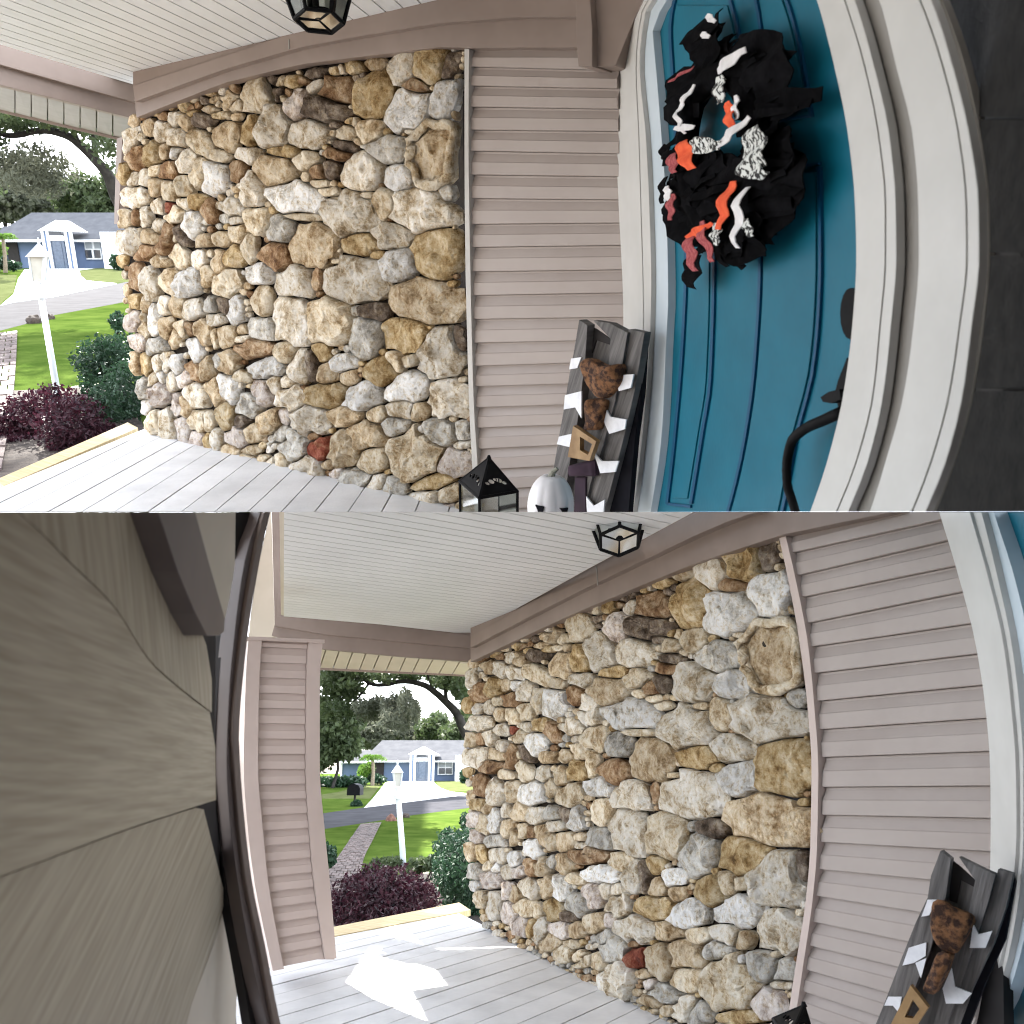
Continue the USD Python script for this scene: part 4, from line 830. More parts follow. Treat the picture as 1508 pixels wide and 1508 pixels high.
# the boards run on over the viewer's head to the house wall
wb0, wb1 = W_UP.pt(0.0, 0)[:2], W_UP.pt(4.6, 0)[:2]
regc = regc.union(Polygon([UP.level(-60, 50, CZU)[:2], UP.level(205, 129, CZU)[:2], wb0, wb1, U_COR, UP.plan(1445, 1.55), [1.15, -0.35], [-3.4, -0.35], [-4.2, 3.0]]).buffer(0)).buffer(0)
t.part('ceiling_bed', extrude_ab(CEILU, np.array(regc.buffer(0.02).exterior.coords)[:-1], -0.04, 0.02), 'beam_pale')
# the house roof goes on over the rooms behind the stone wall and the door
ub = W_UP.n[:2] * -3.6
t.part('roof_deck', extrude_ab(CEILU, [wb0, wb1, U_COR, UP.plan(1445, 1.55), [1.15, -0.35], [3.4, 0.2], wb1 + ub + W_UP.e1[:2] * 1.2, wb0 + ub - W_UP.e1[:2] * 1.6, wb0 + ub * 0.35 - W_UP.e1[:2] * 0.5], -0.13, 0.06), 'roof')
c0, c1 = CEILU.ab(UP.level(0, 66, CZU)), CEILU.ab(UP.level(205, 129, CZU)); cd = (c1 - c0) / np.linalg.norm(c1 - c0); cn = np.array([cd[1], -cd[0]])
for k in range(90):
    p0, p1 = c0 + cn * (0.105 * k - 0.05), c0 + cn * (0.105 * (k + 1) - 0.05)
    q = Polygon([p0 - cd * 20, p0 + cd * 20, p1 + cd * 20, p1 - cd * 20]).intersection(regc).buffer(-0.004, join_style='mitre')
    for p in getattr(q, 'geoms', [q]):
        if not p.is_empty and p.area > 2e-3: t.part('board', extrude_ab(CEILU, np.array(p.exterior.coords)[:-1], -0.02, 0.012), 'ceil')
t.done()
a, d, nrm = deck_lines(UP, (180, 748), (291, 677), 0.2, 30)
fe0 = UP.level(15, 712, UP.deck)[:2]; fe1 = UP.level(214, 631, UP.deck)[:2]; fd = (fe1 - fe0) / np.linalg.norm(fe1 - fe0)
wl0, wl1 = W_UP.pt(-0.02, 0)[:2], W_UP.pt(4.5, 0)[:2]
reg = Polygon([fe0 - fd * 0.6, fe1, wl0, wl1, [wl1[0], 2.0], [-1.5, 2.0]]).buffer(0)
t = Thing(UP, 'porch_floor', kind='structure')
t.part('joist_bed', extrude_ab(FL[UP], np.array(reg.buffer(-0.03).exterior.coords)[:-1], -0.12, 0.07), 'recess')
deck(UP, reg, a, d, nrm, list(np.arange(-4, 5, 0.19)), t, 'deck', 0.009, 8); t.done()
one(UP, 'deck_edge_board', plate(UP, [(-5, 706), (188, 622), (203, 630), (5, 716)], FL[UP], -0.05, 0.052, uvrot=-0.6), 'nosing', 'yellow bare lumber edging along far edge of the upper deck', 'board')

# the house wall on which the doorbell camera hangs, and its return to the door
HW = wall_plane((-2.6, -0.35), (1.6, -0.35))
for V, zz in ((UP, (-0.4, 1.5)), (LOW, (-1.5, 0.4))):
    t = Thing(V, 'house_wall', 'mauve lap siding house wall behind the viewer, ' + ('upper porch' if V is UP else 'lower porch'), 'wall')
    t.part('sheathing', boxg([-2.6, -0.47, zz[0]], [1.6, -0.40, zz[1]]), 'recess')
    for z in np.arange(zz[0], zz[1] - 0.01, 0.1): t.part('board', boxg([-2.6, -0.40, z + 0.002], [1.6, -0.38, z + 0.098]), 'siding')
    x0, y0 = (UP.plan(1560, 1.2) if V is UP else LOW.plan(1600, 2.25))
    a, b = np.array([x0 + 0.03, y0]), np.array([1.6, -0.35]); d = (b - a) / np.linalg.norm(b - a); k = np.array([d[1], -d[0]]) * (1 if d[1] < 0 else -1)
    k = -np.array([-d[1], d[0]]) if np.array([-d[1], d[0]])[0] < 0 else np.array([-d[1], d[0]])
    f4 = lambda z: [[*a, z], [*b, z], [*(b + k * 0.08), z], [*(a + k * 0.08), z]]
    t.part('return_wall', hexa([*f4(zz[0]), *f4(zz[1])]), 'siding'); t.done()

# ------------------------------------------------------------------ upper porch: door, casings, handle, wreath
OE = edge([(-15, 956), (38, 931), (60, 922), (96, 906), (200, 907), (300, 911), (470, 918), (600, 917), (770, 905)])
OG = edge([(-15, 962), (20, 944), (96, 936), (200, 940), (300, 943), (470, 947), (600, 941), (690, 932), (770, 920)])
OJ = edge([(-15, 970), (20, 950), (96, 942), (200, 951), (300, 956), (420, 959), (470, 958), (600, 950), (690, 941), (770, 930)])
DI = edge([(-15, 991), (0, 984), (38, 961), (100, 966), (200, 974), (300, 981), (440, 984), (500, 981), (600, 977), (645, 974), (754, 958), (770, 955)])
A_E = edge([(-20, 1196), (0, 1203), (100, 1229), (200, 1249), (300, 1259), (380, 1261), (480, 1255), (580, 1242), (680, 1218), (754, 1193), (775, 1185)])
G_E = edge([(-20, 1236), (0, 1243), (100, 1273), (200, 1293), (300, 1303), (380, 1303), (480, 1295), (580, 1285), (680, 1260), (754, 1231), (775, 1222)])
B_E = edge([(-20, 1251), (0, 1259), (100, 1288), (200, 1310), (300, 1319), (380, 1320), (480, 1312), (580, 1301), (680, 1278), (754, 1249), (775, 1240)])
C_E = edge([(-20, 1287), (0, 1295), (100, 1320), (200, 1344), (300, 1352), (380, 1353), (480, 1345), (580, 1331), (680, 1304), (754, 1281), (775, 1273)])
D_E = edge([(-20, 1346), (0, 1355), (100, 1389), (200, 1412), (300, 1423), (380, 1424), (480, 1413), (580, 1398), (680, 1371), (754, 1343), (775, 1334)])
E_E = edge([(-20, 1363), (0, 1372), (100, 1404), (200, 1428), (300, 1441), (380, 1442), (480, 1431), (580, 1418), (680, 1393), (754, 1363), (775, 1354)])
F_E = edge([(-20, 1379), (0, 1388), (100, 1422), (200, 1444), (300, 1456), (380, 1457), (480, 1448), (580, 1433), (680, 1406), (754, 1377), (775, 1367)])
t = Thing(UP, 'door_casing', 'narrow white casing on the siding side of the teal door', 'door frame')
t.part('casing_board', strip(UP, D_UP, OE, OG, -12, 768, 0.0, 0.022), 'casing')
t.part('casing_bead', strip(UP, D_UP, lambda r: OG(r) + 1.5, OJ, -12, 768, 0.0, 0.02), 'casing')
t.part('jamb', strip(UP, D_UP, OJ, DI, -12, 768, -0.03, 0.03), 'jamb', label='bluish inner jamb'); t.done()
t = Thing(UP, 'door_casing', 'wide white casing with dark reveal on the handle side of the teal door', 'door frame')
t.part('casing_board', strip(UP, D_UP, A_E, G_E, -15, 770, 0.0, 0.022), 'casing')
t.part('joint', strip(UP, D_UP, lambda r: G_E(r) - 2, lambda r: G_E(r) + 4, -15, 770, 0.0, 0.008), 'groove')
t.part('casing_bead', strip(UP, D_UP, lambda r: G_E(r) + 2.0, B_E, -15, 770, 0.0, 0.02), 'casing')
t.part('reveal', strip(UP, D_UP, B_E, C_E, -15, 770, -0.02, 0.015), 'reveal', label='taupe recessed reveal')
t.part('outer_board', strip(UP, D_UP, C_E, lambda r: D_E(r) - 1, -15, 770, 0.0, 0.02), 'casing')
t.part('outer_bead', strip(UP, D_UP, lambda r: D_E(r) + 1.5, E_E, -15, 770, 0.0, 0.022), 'casing')
t.part('end_trim', strip(UP, D_UP, E_E, F_E, -15, 770, -0.01, 0.015), 'reveal', label='taupe end trim'); t.done()
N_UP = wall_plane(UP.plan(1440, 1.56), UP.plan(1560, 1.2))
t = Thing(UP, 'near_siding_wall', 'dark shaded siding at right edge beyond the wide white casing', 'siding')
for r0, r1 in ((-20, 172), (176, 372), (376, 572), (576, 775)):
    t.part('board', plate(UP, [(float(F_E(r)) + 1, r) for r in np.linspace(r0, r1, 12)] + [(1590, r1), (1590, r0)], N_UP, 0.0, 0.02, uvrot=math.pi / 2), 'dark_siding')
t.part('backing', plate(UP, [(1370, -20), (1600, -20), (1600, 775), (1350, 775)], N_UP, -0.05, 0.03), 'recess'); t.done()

t = Thing(UP, 'front_door', 'teal panelled front door between white casings, wreath hanging on it', 'door')
t.part('slab', strip(UP, D_UP, lambda r: DI(r) - 2, lambda r: A_E(r) + 12, -14, 770, -0.07, 0.04), 'teal')
P1 = edge([(360, 1009), (390, 1009), (510, 1004), (640, 993), (745, 981)]); P2 = edge([(360, 1050), (390, 1050), (560, 1045), (640, 1033), (745, 1016)])
P3 = edge([(245, 1117), (390, 1118), (540, 1110), (650, 1095), (770, 1066)]); P4 = edge([(240, 1205), (390, 1207), (452, 1205), (540, 1197), (650, 1170), (754, 1151), (770, 1147)])
P5 = edge([(-14, 996), (45, 986), (100, 989), (200, 994), (300, 999), (340, 1001)]); P6 = edge([(-14, 1070), (0, 1074), (55, 1087), (200, 1100), (340, 1108)])
P7 = edge([(-14, 1108), (0, 1112), (60, 1121), (180, 1134)]); P8 = edge([(-14, 1151), (0, 1157), (60, 1174), (120, 1185), (172, 1193)])
def panel(e0, e1, r0, r1, tl, tr, bl, br):
    """A door panel between two curved edges: a dark moulding line all round and a raised field."""
    for e in (e0, e1): t.part('moulding', strip(UP, D_UP, lambda r: e(r) - 1.9, lambda r: e(r) + 1.9, r0, r1, -0.030, 0.008, 18), 'tealdk')
    for ya, yb, at in ((tl, tr, r0), (bl, br, r1)):
        if ya is not None: t.part('moulding', plate(UP, [(float(e0(at)), ya - 2), (float(e1(at)), yb - 2), (float(e1(at)), yb + 2), (float(e0(at)), ya + 2)], D_UP, -0.030, 0.008), 'tealdk')
    t.part('panel', strip(UP, D_UP, lambda r: e0(r) + 6, lambda r: e1(r) - 6, r0 + 8, r1 - 8, -0.030, 0.005, 18), 'teal')
panel(P1, P2, 352, 742, 352, 352, 742, 746); panel(P3, P4, 246, 770, 250, 241, None, None)
panel(P5, P6, 0, 335, None, None, 335, 338); panel(P7, P8, -14, 172, None, None, 180, 170)
# deadbolt, latch plate and curved grip
for (cx, cy, rx, ry) in ((1252, 462, 15, 38),):
    t.part('deadbolt', plate(UP, [(cx + rx * math.cos(k), cy + ry * math.sin(k)) for k in np.linspace(0, 2 * math.pi, 17)[:-1]], D_UP, -0.030, 0.03), 'black')
hp = t.part('handle_plate', plate(UP, [(1247, 527), (1242, 540), (1234, 560), (1230, 576), (1234, 600), (1226, 618), (1246, 612), (1250, 540)], D_UP, -0.030, 0.022), 'black')
t.part('thumb_latch', plate(UP, [(1208, 585), (1220, 577), (1236, 573), (1238, 588), (1224, 594), (1212, 592)], D_UP, -0.01, 0.02), 'black', parent=hp)
gp = [(1236, 606), (1220, 618), (1200, 632), (1186, 652), (1180, 680), (1180, 710), (1186, 740), (1192, 768)]
t.part('grip', tube(smooth_path([UP.on(x, y, D_UP) + D_UP.n * o for (x, y), o in zip(gp, (-0.01, 0.01, .03, .04, .04, .04, .035, .03))]), np.linspace(0.015, 0.011, 24), 10), 'black', parent=hp, smooth=True)
t.done()

w = Thing(UP, 'rag_wreath', 'black rag wreath with orange and white strips hanging on the teal door', 'wreath')
rw = random.Random(11)
def rag(px, py, ln, wd, ang, off, m, curl=0.25, label=None):
    """One knotted strip of cloth: a tapering, curling strip about a pixel of the door."""
    fr = Plane(D_UP.o + D_UP.n * (off + 0.25 * curl * ln * 0.0016), D_UP.e1, D_UP.e2, D_UP.n); y0 = UP.on(px, py, fr)[1]; s = y0 / FOC; L, Wd = ln * s, wd * s
    c, sn = math.cos(math.radians(ang)), math.sin(math.radians(ang)); o = fr.ab(UP.on(px, py, fr)); kx = 1.0 / max(abs((D_UP.e1 @ np.array([1, 0, 0]))), 0.25) * 0.8
    n, v, f = 11, [], []; tw = rw.uniform(-0.9, 0.9); rp0 = rw.uniform(0, 6)
    for i in range(n):
        q = i / (n - 1) - 0.5; wi = Wd * (0.30 + 0.70 * math.sin(math.pi * min(max(i / (n - 1) + 0.06, 0.05), 0.93)) ** 0.8) / 2
        bow = curl * L * (0.25 - q * q) + 0.07 * L * math.sin(rp0 + q * 11) + rw.uniform(-.002, .002)
        for sd, dz in ((-1, -1), (1, -1), (1, 1), (-1, 1)):
            x, y = q * L * c - sd * wi * sn, q * L * sn + sd * wi * c
            v.append(D_UP.pt(o[0] + x * kx, o[1] - y, off + bow + dz * 0.0015 + sd * wi * tw * 0.6))
    for i in range(n - 1):
        a = 4 * i
        for k in range(4): b, e = a + k, a + (k + 1) % 4; f += [(b, e, e + 4), (b, e + 4, b + 4)]
    f += [(0, 2, 1), (0, 3, 2), (4 * n - 4, 4 * n - 3, 4 * n - 2), (4 * n - 4, 4 * n - 2, 4 * n - 1)]
    w.part('rag', G(v, f), m, smooth=50, label=label)
ringc = [(1064 + 53 * math.cos(k), 226 + 116 * math.sin(k)) for k in np.linspace(0, 2 * math.pi, 41)]
rp = Plane(D_UP.o + D_UP.n * 0.05, D_UP.e1, D_UP.e2, D_UP.n)
ring = np.array([UP.on(x, y, rp) for x, y in ringc])
rg = tube(ring, [0.032 + 0.010 * vnoise(np.array([[k * 0.7, 0.3, 0.1]]), 3)[0] for k in range(41)], 10)
w.part('ring', rg, 'ragblack', smooth=True)
for k in range(250):
    a_ = 2 * math.pi * k / 250 + rw.uniform(-.05, .05); q = rw.uniform(0.72, 1.28)
    x, y = 1066 + 52 * q * math.cos(a_), 226 + 122 * (1 + (q - 1) * 0.75) * math.sin(a_)
    if ((x - 1058) / 56) ** 2 + ((y - 178) / 76) ** 2 < 1 or ((x - 1060) / 24) ** 2 + ((y - 250) / 60) ** 2 < 0.2: continue
    rag(x, y, rw.uniform(30, 60), rw.uniform(9, 19), math.degrees(a_) + rw.uniform(-75, 75), rw.uniform(0.0, 0.075), 'ragblack', rw.uniform(0.1, 0.45))
for a_ in ((1035, 60, 60, 34, 75), (1028, 50, 46, 18, 20), (1048, 45, 40, 12, -65), (1040, 85, 60, 34, 90), (1152, 150, 60, 30, 10), (1160, 162, 36, 20, 0), (1100, 90, 80, 60, 40), (1120, 110, 80, 50, 70), (1012, 130, 60, 36, 60), (1000, 165, 50, 30, 20), (980, 225, 24, 16, 60), (976, 280, 34, 18, 90), (1018, 400, 46, 26, 95), (1000, 300, 70, 50, 80), (1085, 360, 50, 60, 0), (1130, 270, 90, 60, 80), (1140, 230, 70, 40, 85), (1060, 250, 60, 40, 20), (1040, 270, 80, 50, 80), (1010, 330, 60, 40, 75), (1125, 320, 70, 40, 100)):
    rag(*a_, 0.05, 'ragblack', 0.3)
for px, py, ln, wd, an, m, lb in ((1046, 27, 16, 7, 60, 'ragwhite', 'small white tip at the top'), (1038, 52, 14, 7, 50, 'ragwhite', 'small white scrap'), (1074, 90, 30, 20, -15, 'ragwhite', 'white scrap near the top'), (1002, 110, 30, 6, 0, 'ragpink', 'thin red strip at left'), (1009, 145, 30, 11, -50, 'ragwhite', 'white strip at left'), (1007, 188, 28, 10, 20, 'ragwhite', 'white pointed scrap'), (1000, 180, 34, 5, 70, 'ragwhite', 'thin white thread'), (1059, 132, 34, 12, 85, 'ragweb', 'web print strip'), (1074, 172, 40, 14, 80, 'ragorange', 'orange strip by the hole'), (1083, 158, 30, 8, 85, 'ragwhite', 'white strip by the hole'), (1078, 195, 40, 15, -38, 'ragwhite', 'white pointed strip'), (1110, 218, 54, 34, 80, 'ragweb', 'large web print patch'), (1104, 250, 36, 26, 40, 'ragweb', 'lower web print patch'), (1034, 214, 40, 24, 20, 'ragweb', 'web print patch below the hole'), (1009, 228, 40, 16, 75, 'ragorange', 'orange strip at left'), (990, 240, 26, 12, 80, 'ragpink', 'red scrap at left'), (1066, 303, 62, 18, 98, 'ragorange', 'long orange strip'), (1086, 321, 80, 13, 92, 'ragwhite', 'long white strip'), (983, 286, 22, 10, 80, 'ragwhite', 'white scrap at left edge'), (1028, 340, 34, 10, -32, 'ragorange', 'slanting orange strip'), (1038, 355, 58, 13, 70, 'ragpink', 'pink patterned strip'), (1017, 372, 50, 16, 80, 'ragpink', 'dark pink hanging strip'), (1054, 345, 30, 12, 90, 'ragweb', 'web print scrap'), (1100, 335, 26, 12, 70, 'ragweb', 'web print scrap at bottom right'), (988, 305, 34, 8, 90, 'ragpink', 'thin red strip at lower left')):
    rag(px, py, ln, wd * 0.85, an, 0.10, m, 0.3, lb)
w.done()

# ------------------------------------------------------------------ the street beyond: both sets
R4 = np.random.default_rng(42)
def gpoly(V, px, z): return [V.level(x, y, z)[:2] for x, y in px]
def sheet(V, name, px, z, m, th=0.05):
    pl = flat_plane(z); return one(V, name, extrude_ab(pl, np.array(gpoly(V, px, z)), -th, th), m, kind='structure')
def subdivided(poly_ab, z, name, V, m):
    pass
# ground
g = extrude_ab(flat_plane(LAWN), [(-700, -20), (700, -20), (700, 1200), (-700, 1200)], -0.3, 0.3)
one(LOW, 'ground', g, 'ground', kind='structure')
one(LOW, 'lawn', extrude_ab(flat_plane(LAWN + 0.002), [LOW.plan(-700, 10.5), LOW.plan(250, 8.8), LOW.plan(720, 9.2), LOW.plan(860, 14), LOW.plan(1000, 120), LOW.plan(-700, 120)], -0.05, 0.05), 'grass', kind='structure')
pu = [UP.plan(-260, 6.2), UP.plan(185, 6.9), UP.plan(260, 12), UP.plan(300, 110), UP.plan(-420, 110)]
one(UP, 'ground', extrude_ab(flat_plane(LAWN), pu, -0.3, 0.3), 'ground', kind='structure')
one(UP, 'lawn', extrude_ab(flat_plane(LAWN + 0.002), [UP.plan(-120, 8.0), UP.plan(195, 8.2), UP.plan(230, 12), UP.plan(260, 105), UP.plan(-250, 105)], -0.05, 0.05), 'grass', kind='structure')
# roads, driveways
def ribbon_far(V, up, lo, ext=140):
    return up + lo[::-1]
sheet(LOW, 'road', [(300, 1210), (474, 1198), (530, 1190), (610, 1180), (688, 1170), (900, 1146), (900, 1158), (688, 1190), (603, 1201), (555, 1209), (476, 1221), (300, 1240)], LAWN + 0.004, 'road')
sheet(LOW, 'driveway', [(536, 1189.5), (549, 1176), (560, 1162), (568, 1152), (600, 1148.5), (637, 1147.5), (640, 1153), (648, 1160), (664, 1166), (690, 1168.5), (690, 1170), (610, 1180)], LAWN + 0.008, 'concrete')
sheet(LOW, 'dull_lawn', [(545, 1176), (564, 1152), (528, 1158), (500, 1166), (474, 1170), (474, 1176)], LAWN + 0.004, 'drygrass')
sheet(LOW, 'dull_lawn', [(640, 1149), (700, 1146), (720, 1164), (664, 1166), (648, 1160)], LAWN + 0.010, 'drygrass')
sheet(LOW, 'planting_bed', [(470, 1330), (482, 1284), (530, 1292), (545, 1288), (610, 1290), (660, 1296), (720, 1300), (740, 1360), (690, 1378), (470, 1420)], LAWN + 0.004, 'soil')
sheet(UP, 'road', [(-120, 462), (0, 450), (21, 445), (80, 437), (172, 418), (260, 400), (260, 428), (172, 447), (80, 464), (42, 476), (0, 487), (-120, 515)], LAWN + 0.004, 'road')
sheet(UP, 'driveway', [(0, 450), (20, 433), (27, 410), (36, 397), (152, 390), (150, 394), (117, 398), (119, 406), (127, 413), (171, 417), (172, 418), (80, 437), (21, 445)], LAWN + 0.008, 'concrete')
sheet(UP, 'dull_lawn', [(117, 399), (152, 393), (200, 391), (200, 414), (171, 416.5), (127, 412.5), (119, 406)], LAWN + 0.010, 'drygrass')
sheet(UP, 'dull_lawn', [(-60, 455), (0, 448), (20, 430), (25, 405), (0, 404), (-60, 410)], LAWN + 0.006, 'drygrass')
sheet(UP, 'planting_bed', [(-40, 700), (-20, 600), (20, 575), (100, 572), (190, 560), (215, 640), (100, 690), (10, 726)], LAWN + 0.004, 'soil')
# paver walks
def walk(V, left, right, nrow, ncol, name, label, grow=1.0):
    t = Thing(V, name, kind='structure'); r_ = random.Random(4)
    el, er = edge([(y, x) for x, y in left]), edge([(y, x) for x, y in right])
    l0, l1, r0, r1 = left[0][1], left[-1][1], right[0][1], right[-1][1]
    dist = lambda f: 1.0 / ((1 - f) / (l0 - V.hor + 1e-6) + f / (l1 - V.hor + 1e-6)) + V.hor
    distr = lambda f: 1.0 / ((1 - f) / (r0 - V.hor + 1e-6) + f / (r1 - V.hor + 1e-6)) + V.hor
    pos = lambda f, s: (lambda a, b: V.level(a[0] * (1 - s) + b[0] * s, a[1] * (1 - s) + b[1] * s, LAWN + 0.03))((float(el(dist(f))), float(dist(f))), (float(er(distr(f))), float(distr(f))))
    for i in range(nrow):
        sh = 0.5 / ncol if i % 2 else 0.0
        for j in range(ncol + (i % 2)):
            s0, s1 = max(j / ncol - sh, 0) + 0.012, min((j + 1) / ncol - sh, 1) - 0.012; f0, f1 = i / nrow + 0.06 / nrow, (i + 1) / nrow - 0.06 / nrow
            P = [pos(f0, s0), pos(f0, s1), pos(f1, s1), pos(f1, s0)]; dz = r_.uniform(-0.006, 0.008)
            t.part('paver', hexa([*[p + [0, 0, -0.04] for p in P], *[p + [0, 0, dz] for p in P]]), 'paver')
    t.done()
walk(LOW, [(531, 1213), (512, 1240), (497, 1262), (478, 1286), (455, 1330)], [(562, 1210), (549, 1236), (536, 1263), (530, 1292), (520, 1340)], 46, 5, 'paver_walk', '')
walk(UP, [(-40, 495), (-60, 560), (-80, 680)], [(26, 486), (22, 560), (2, 690)], 30, 4, 'paver_walk', '')

# ---- vegetation
def px_lumps(V, L, depth, thick=1.0):
    """Lumps given in pixels (x, y, rx, ry) at a depth -> centres and radii in metres."""
    c, r = [], []
    for x, y, rx, ry in L:
        c.append(V.deep(x, y, depth + R4.uniform(-.5, .5) * thick)); r.append((rx * depth / FOC, thick * 0.6 + 0.3 * rx * depth / FOC, ry * depth / FOC))
    return c, r
def shrub(V, name, L, depth, n, size, m, label, cat, thick, group=None, stems=6):
    t = Thing(V, name, label, cat, group); c, r = px_lumps(V, L, depth, thick)
    p = blob_points(c, r, n, R4, 0.45); p[:, 2] = np.maximum(p[:, 2], LAWN + 0.02)
    t.part('foliage', leafcloud(p, size, R4), m)
    cc = np.array(c); b = np.array([cc[:, 0].mean(), cc[:, 1].mean(), LAWN])
    t.part('stems', gj([tube([b + [R4.uniform(-.15, .15), R4.uniform(-.1, .1), -0.05], (b + q) / 2 + R4.uniform(-.05, .05, 3), np.array(q)], [0.02, 0.014, 0.006], 6) for q in [cc[i % len(cc)] for i in range(stems)]]), 'bark'); t.done()
shrub(LOW, 'maroon_bush', [(520, 1322, 30, 30), (550, 1315, 35, 34), (585, 1318, 36, 34), (615, 1330, 30, 30), (560, 1345, 50, 26), (515, 1345, 22, 22), (610, 1352, 30, 18)], 9.4, 9000, 0.055, 'maroon', 'dark maroon bush at the foot of the white lamp post, lower view', 'bush', 0.9)
shrub(LOW, 'clipped_hedge', [(662, 1250, 22, 26), (690, 1248, 26, 24), (664, 1285, 24, 30), (690, 1290, 28, 34), (676, 1320, 26, 26), (700, 1330, 26, 26)], 11.0, 8000, 0.06, 'hedge', 'deep green clipped hedge at street end of the lower stone wall', 'hedge', 1.0)
shrub(LOW, 'low_shrub', [(560, 1276, 16, 10), (578, 1272, 14, 9), (545, 1282, 10, 7)], 13.2, 900, 0.09, 'leaf', 'low green shrub left of the lamp post, lower view', 'shrub', 0.5)
shrub(LOW, 'low_shrub', [(618, 1274, 16, 10), (640, 1270, 14, 9), (605, 1280, 10, 7)], 13.0, 900, 0.09, 'leaf', 'low green shrub right of the lamp post, lower view', 'shrub', 0.5)
shrub(LOW, 'low_shrub', [(485, 1262, 9, 14), (478, 1258, 10, 16)], 13.8, 700, 0.07, 'hedge', 'small dark shrub beside the porch column, lower view', 'shrub', 0.4)
shrub(UP, 'maroon_bush', [(30, 620, 34, 36), (70, 605, 40, 38), (105, 620, 34, 36), (60, 650, 50, 30), (120, 645, 26, 24), (20, 660, 26, 24)], 8.0, 9000, 0.05, 'maroon', 'dark maroon bush at the foot of the white lamp post, upper view', 'bush', 0.8)
shrub(UP, 'clipped_hedge', [(150, 525, 25, 30), (178, 520, 28, 30), (155, 565, 24, 34), (182, 575, 28, 40), (175, 610, 22, 26), (200, 600, 26, 30)], 8.9, 8000, 0.05, 'hedge', 'deep green clipped hedge at street end of the upper stone wall', 'hedge', 0.8)
shrub(UP, 'low_shrub', [(128, 600, 24, 16), (150, 605, 20, 14), (112, 596, 12, 10)], 8.9, 900, 0.06, 'leaf', 'low shrub between maroon bush and hedge, upper view', 'shrub', 0.4)
for V, X, y, group, lab in ((LOW, [(613, 1297), (632, 1296), (651, 1295)], 0, 'edging blocks, lower view', 'block of the pale edging row behind the maroon bush, lower view'), (UP, [(102, 583), (118, 581), (134, 579)], 0, 'edging blocks, upper view', 'block of the pale edging row behind the maroon bush, upper view')):
    for (x, yy), wh in zip(X, ('left', 'middle', 'right')):
        w_ = 17; p = [V.level(x, yy, LAWN), V.level(x + w_, yy - 1, LAWN)]; dd = np.array([0, 0.16, 0]); hh = np.array([0, 0, 0.10])
        one(V, 'edging_block', hexa([p[0], p[1], p[1] + dd, p[0] + dd, p[0] + hh, p[1] + hh, p[1] + dd + hh, p[0] + dd + hh]), 'edging', wh + ' ' + lab, 'edging block', group)
# lamp posts
def lamp_post(V, base, top, head_rows, wpx, roofw, label):
    b = V.level(*base, LAWN); y = b[1]; s = y / FOC; tp = V.deep(*top, y)
    t = Thing(V, 'lamp_post', label, 'lamp post'); r = wpx / 2 * s
    t.part('post', tube([b - [0, 0, 0.05], b * 0.5 + tp * 0.5, tp], [r, r * 0.95, r * 0.9], 12), 'whitepost', smooth=50)
    t.part('collar', tube([b * 0.12 + tp * 0.88, b * 0.08 + tp * 0.92], r * 1.5, 12), 'whitepost', smooth=50)
    h0, h1, h2 = head_rows; c0, c1, c2 = (V.deep(top[0], h, y) for h in (h0, h1, h2)); rw_ = roofw / 2 * s
    k8 = lambda c, q: [c + [math.cos(w) * q, math.sin(w) * q, 0] for w in np.arange(4) * math.pi / 2 + math.pi / 4 + 0.2]
    t.part('lamp_panes', hexa([*k8(c0, rw_ * 0.62), *k8(c1, rw_ * 0.95)]), 'frost')
    for a, b_ in zip(k8(c0, rw_ * 0.64), k8(c1, rw_ * 0.98)): t.part('lamp_bar', tube([a, b_], 0.012, 6), 'whitepost')
    roof = k8(c1, rw_ * 1.35); t.part('lamp_roof', G([*roof, c2], [(0, 1, 4), (1, 2, 4), (2, 3, 4), (3, 0, 4), (0, 2, 1), (0, 3, 2)]), 'whitepost')
    t.part('finial', tube([c2 - [0, 0, .01], c2 + [0, 0, 0.05]], [0.016, 0.008], 8), 'whitepost'); t.done()
lamp_post(LOW, (597, 1306), (585.5, 1159), (1158, 1138, 1124), 8.5, 17, 'white lamp post rising from the maroon bush, lower view')
lamp_post(UP, (88, 600), (57, 416), (414, 378, 357), 9.5, 28, 'white lamp post rising from the maroon bush, upper view')
# mailbox, rock mound
def mailbox(V, x, y0, y1, label):
    b = V.level(x, y0, LAWN); s = b[1] / FOC; h = (y0 - y1) * s
    t = Thing(V, 'mailbox', label, 'mailbox')
    t.part('post', boxg(b + [-1.2 * s, -.06, -.05], b + [1.2 * s, .06, h * 0.62]), 'bark')
    bx = m3.Manifold.extrude(m3.CrossSection([[(-.22, 0), (.22, 0), (.22, .22), (.16, .33), (0, .38), (-.16, .33), (-.22, .22)]]), 0.7).to_mesh(); v = np.array(bx.vert_properties[:, :3]) * 1.2
    t.part('box', G(b + np.c_[v[:, 0], v[:, 2] - .4, v[:, 1] + h * 0.6], bx.tri_verts), 'black')
    p = blob_points([b + [3 * s, 0, 2 * s], b + [-1 * s, 0, 2 * s], b + [6 * s, 0, 1.5 * s]], [(4 * s, .5, 5 * s), (3 * s, .4, 3 * s), (4 * s, .4, 3 * s)], 900, R4); p[:, 2] = np.maximum(p[:, 2], LAWN)
    t.done(); sh = Thing(V, 'low_shrub', 'dark shrub round the foot of the mailbox across the road', 'shrub'); sh.part('foliage', leafcloud(p, 0.16, R4), 'hedge'); sh.done()
mailbox(LOW, 522, 1187, 1163, 'dark mailbox on a post across the road, lower view')
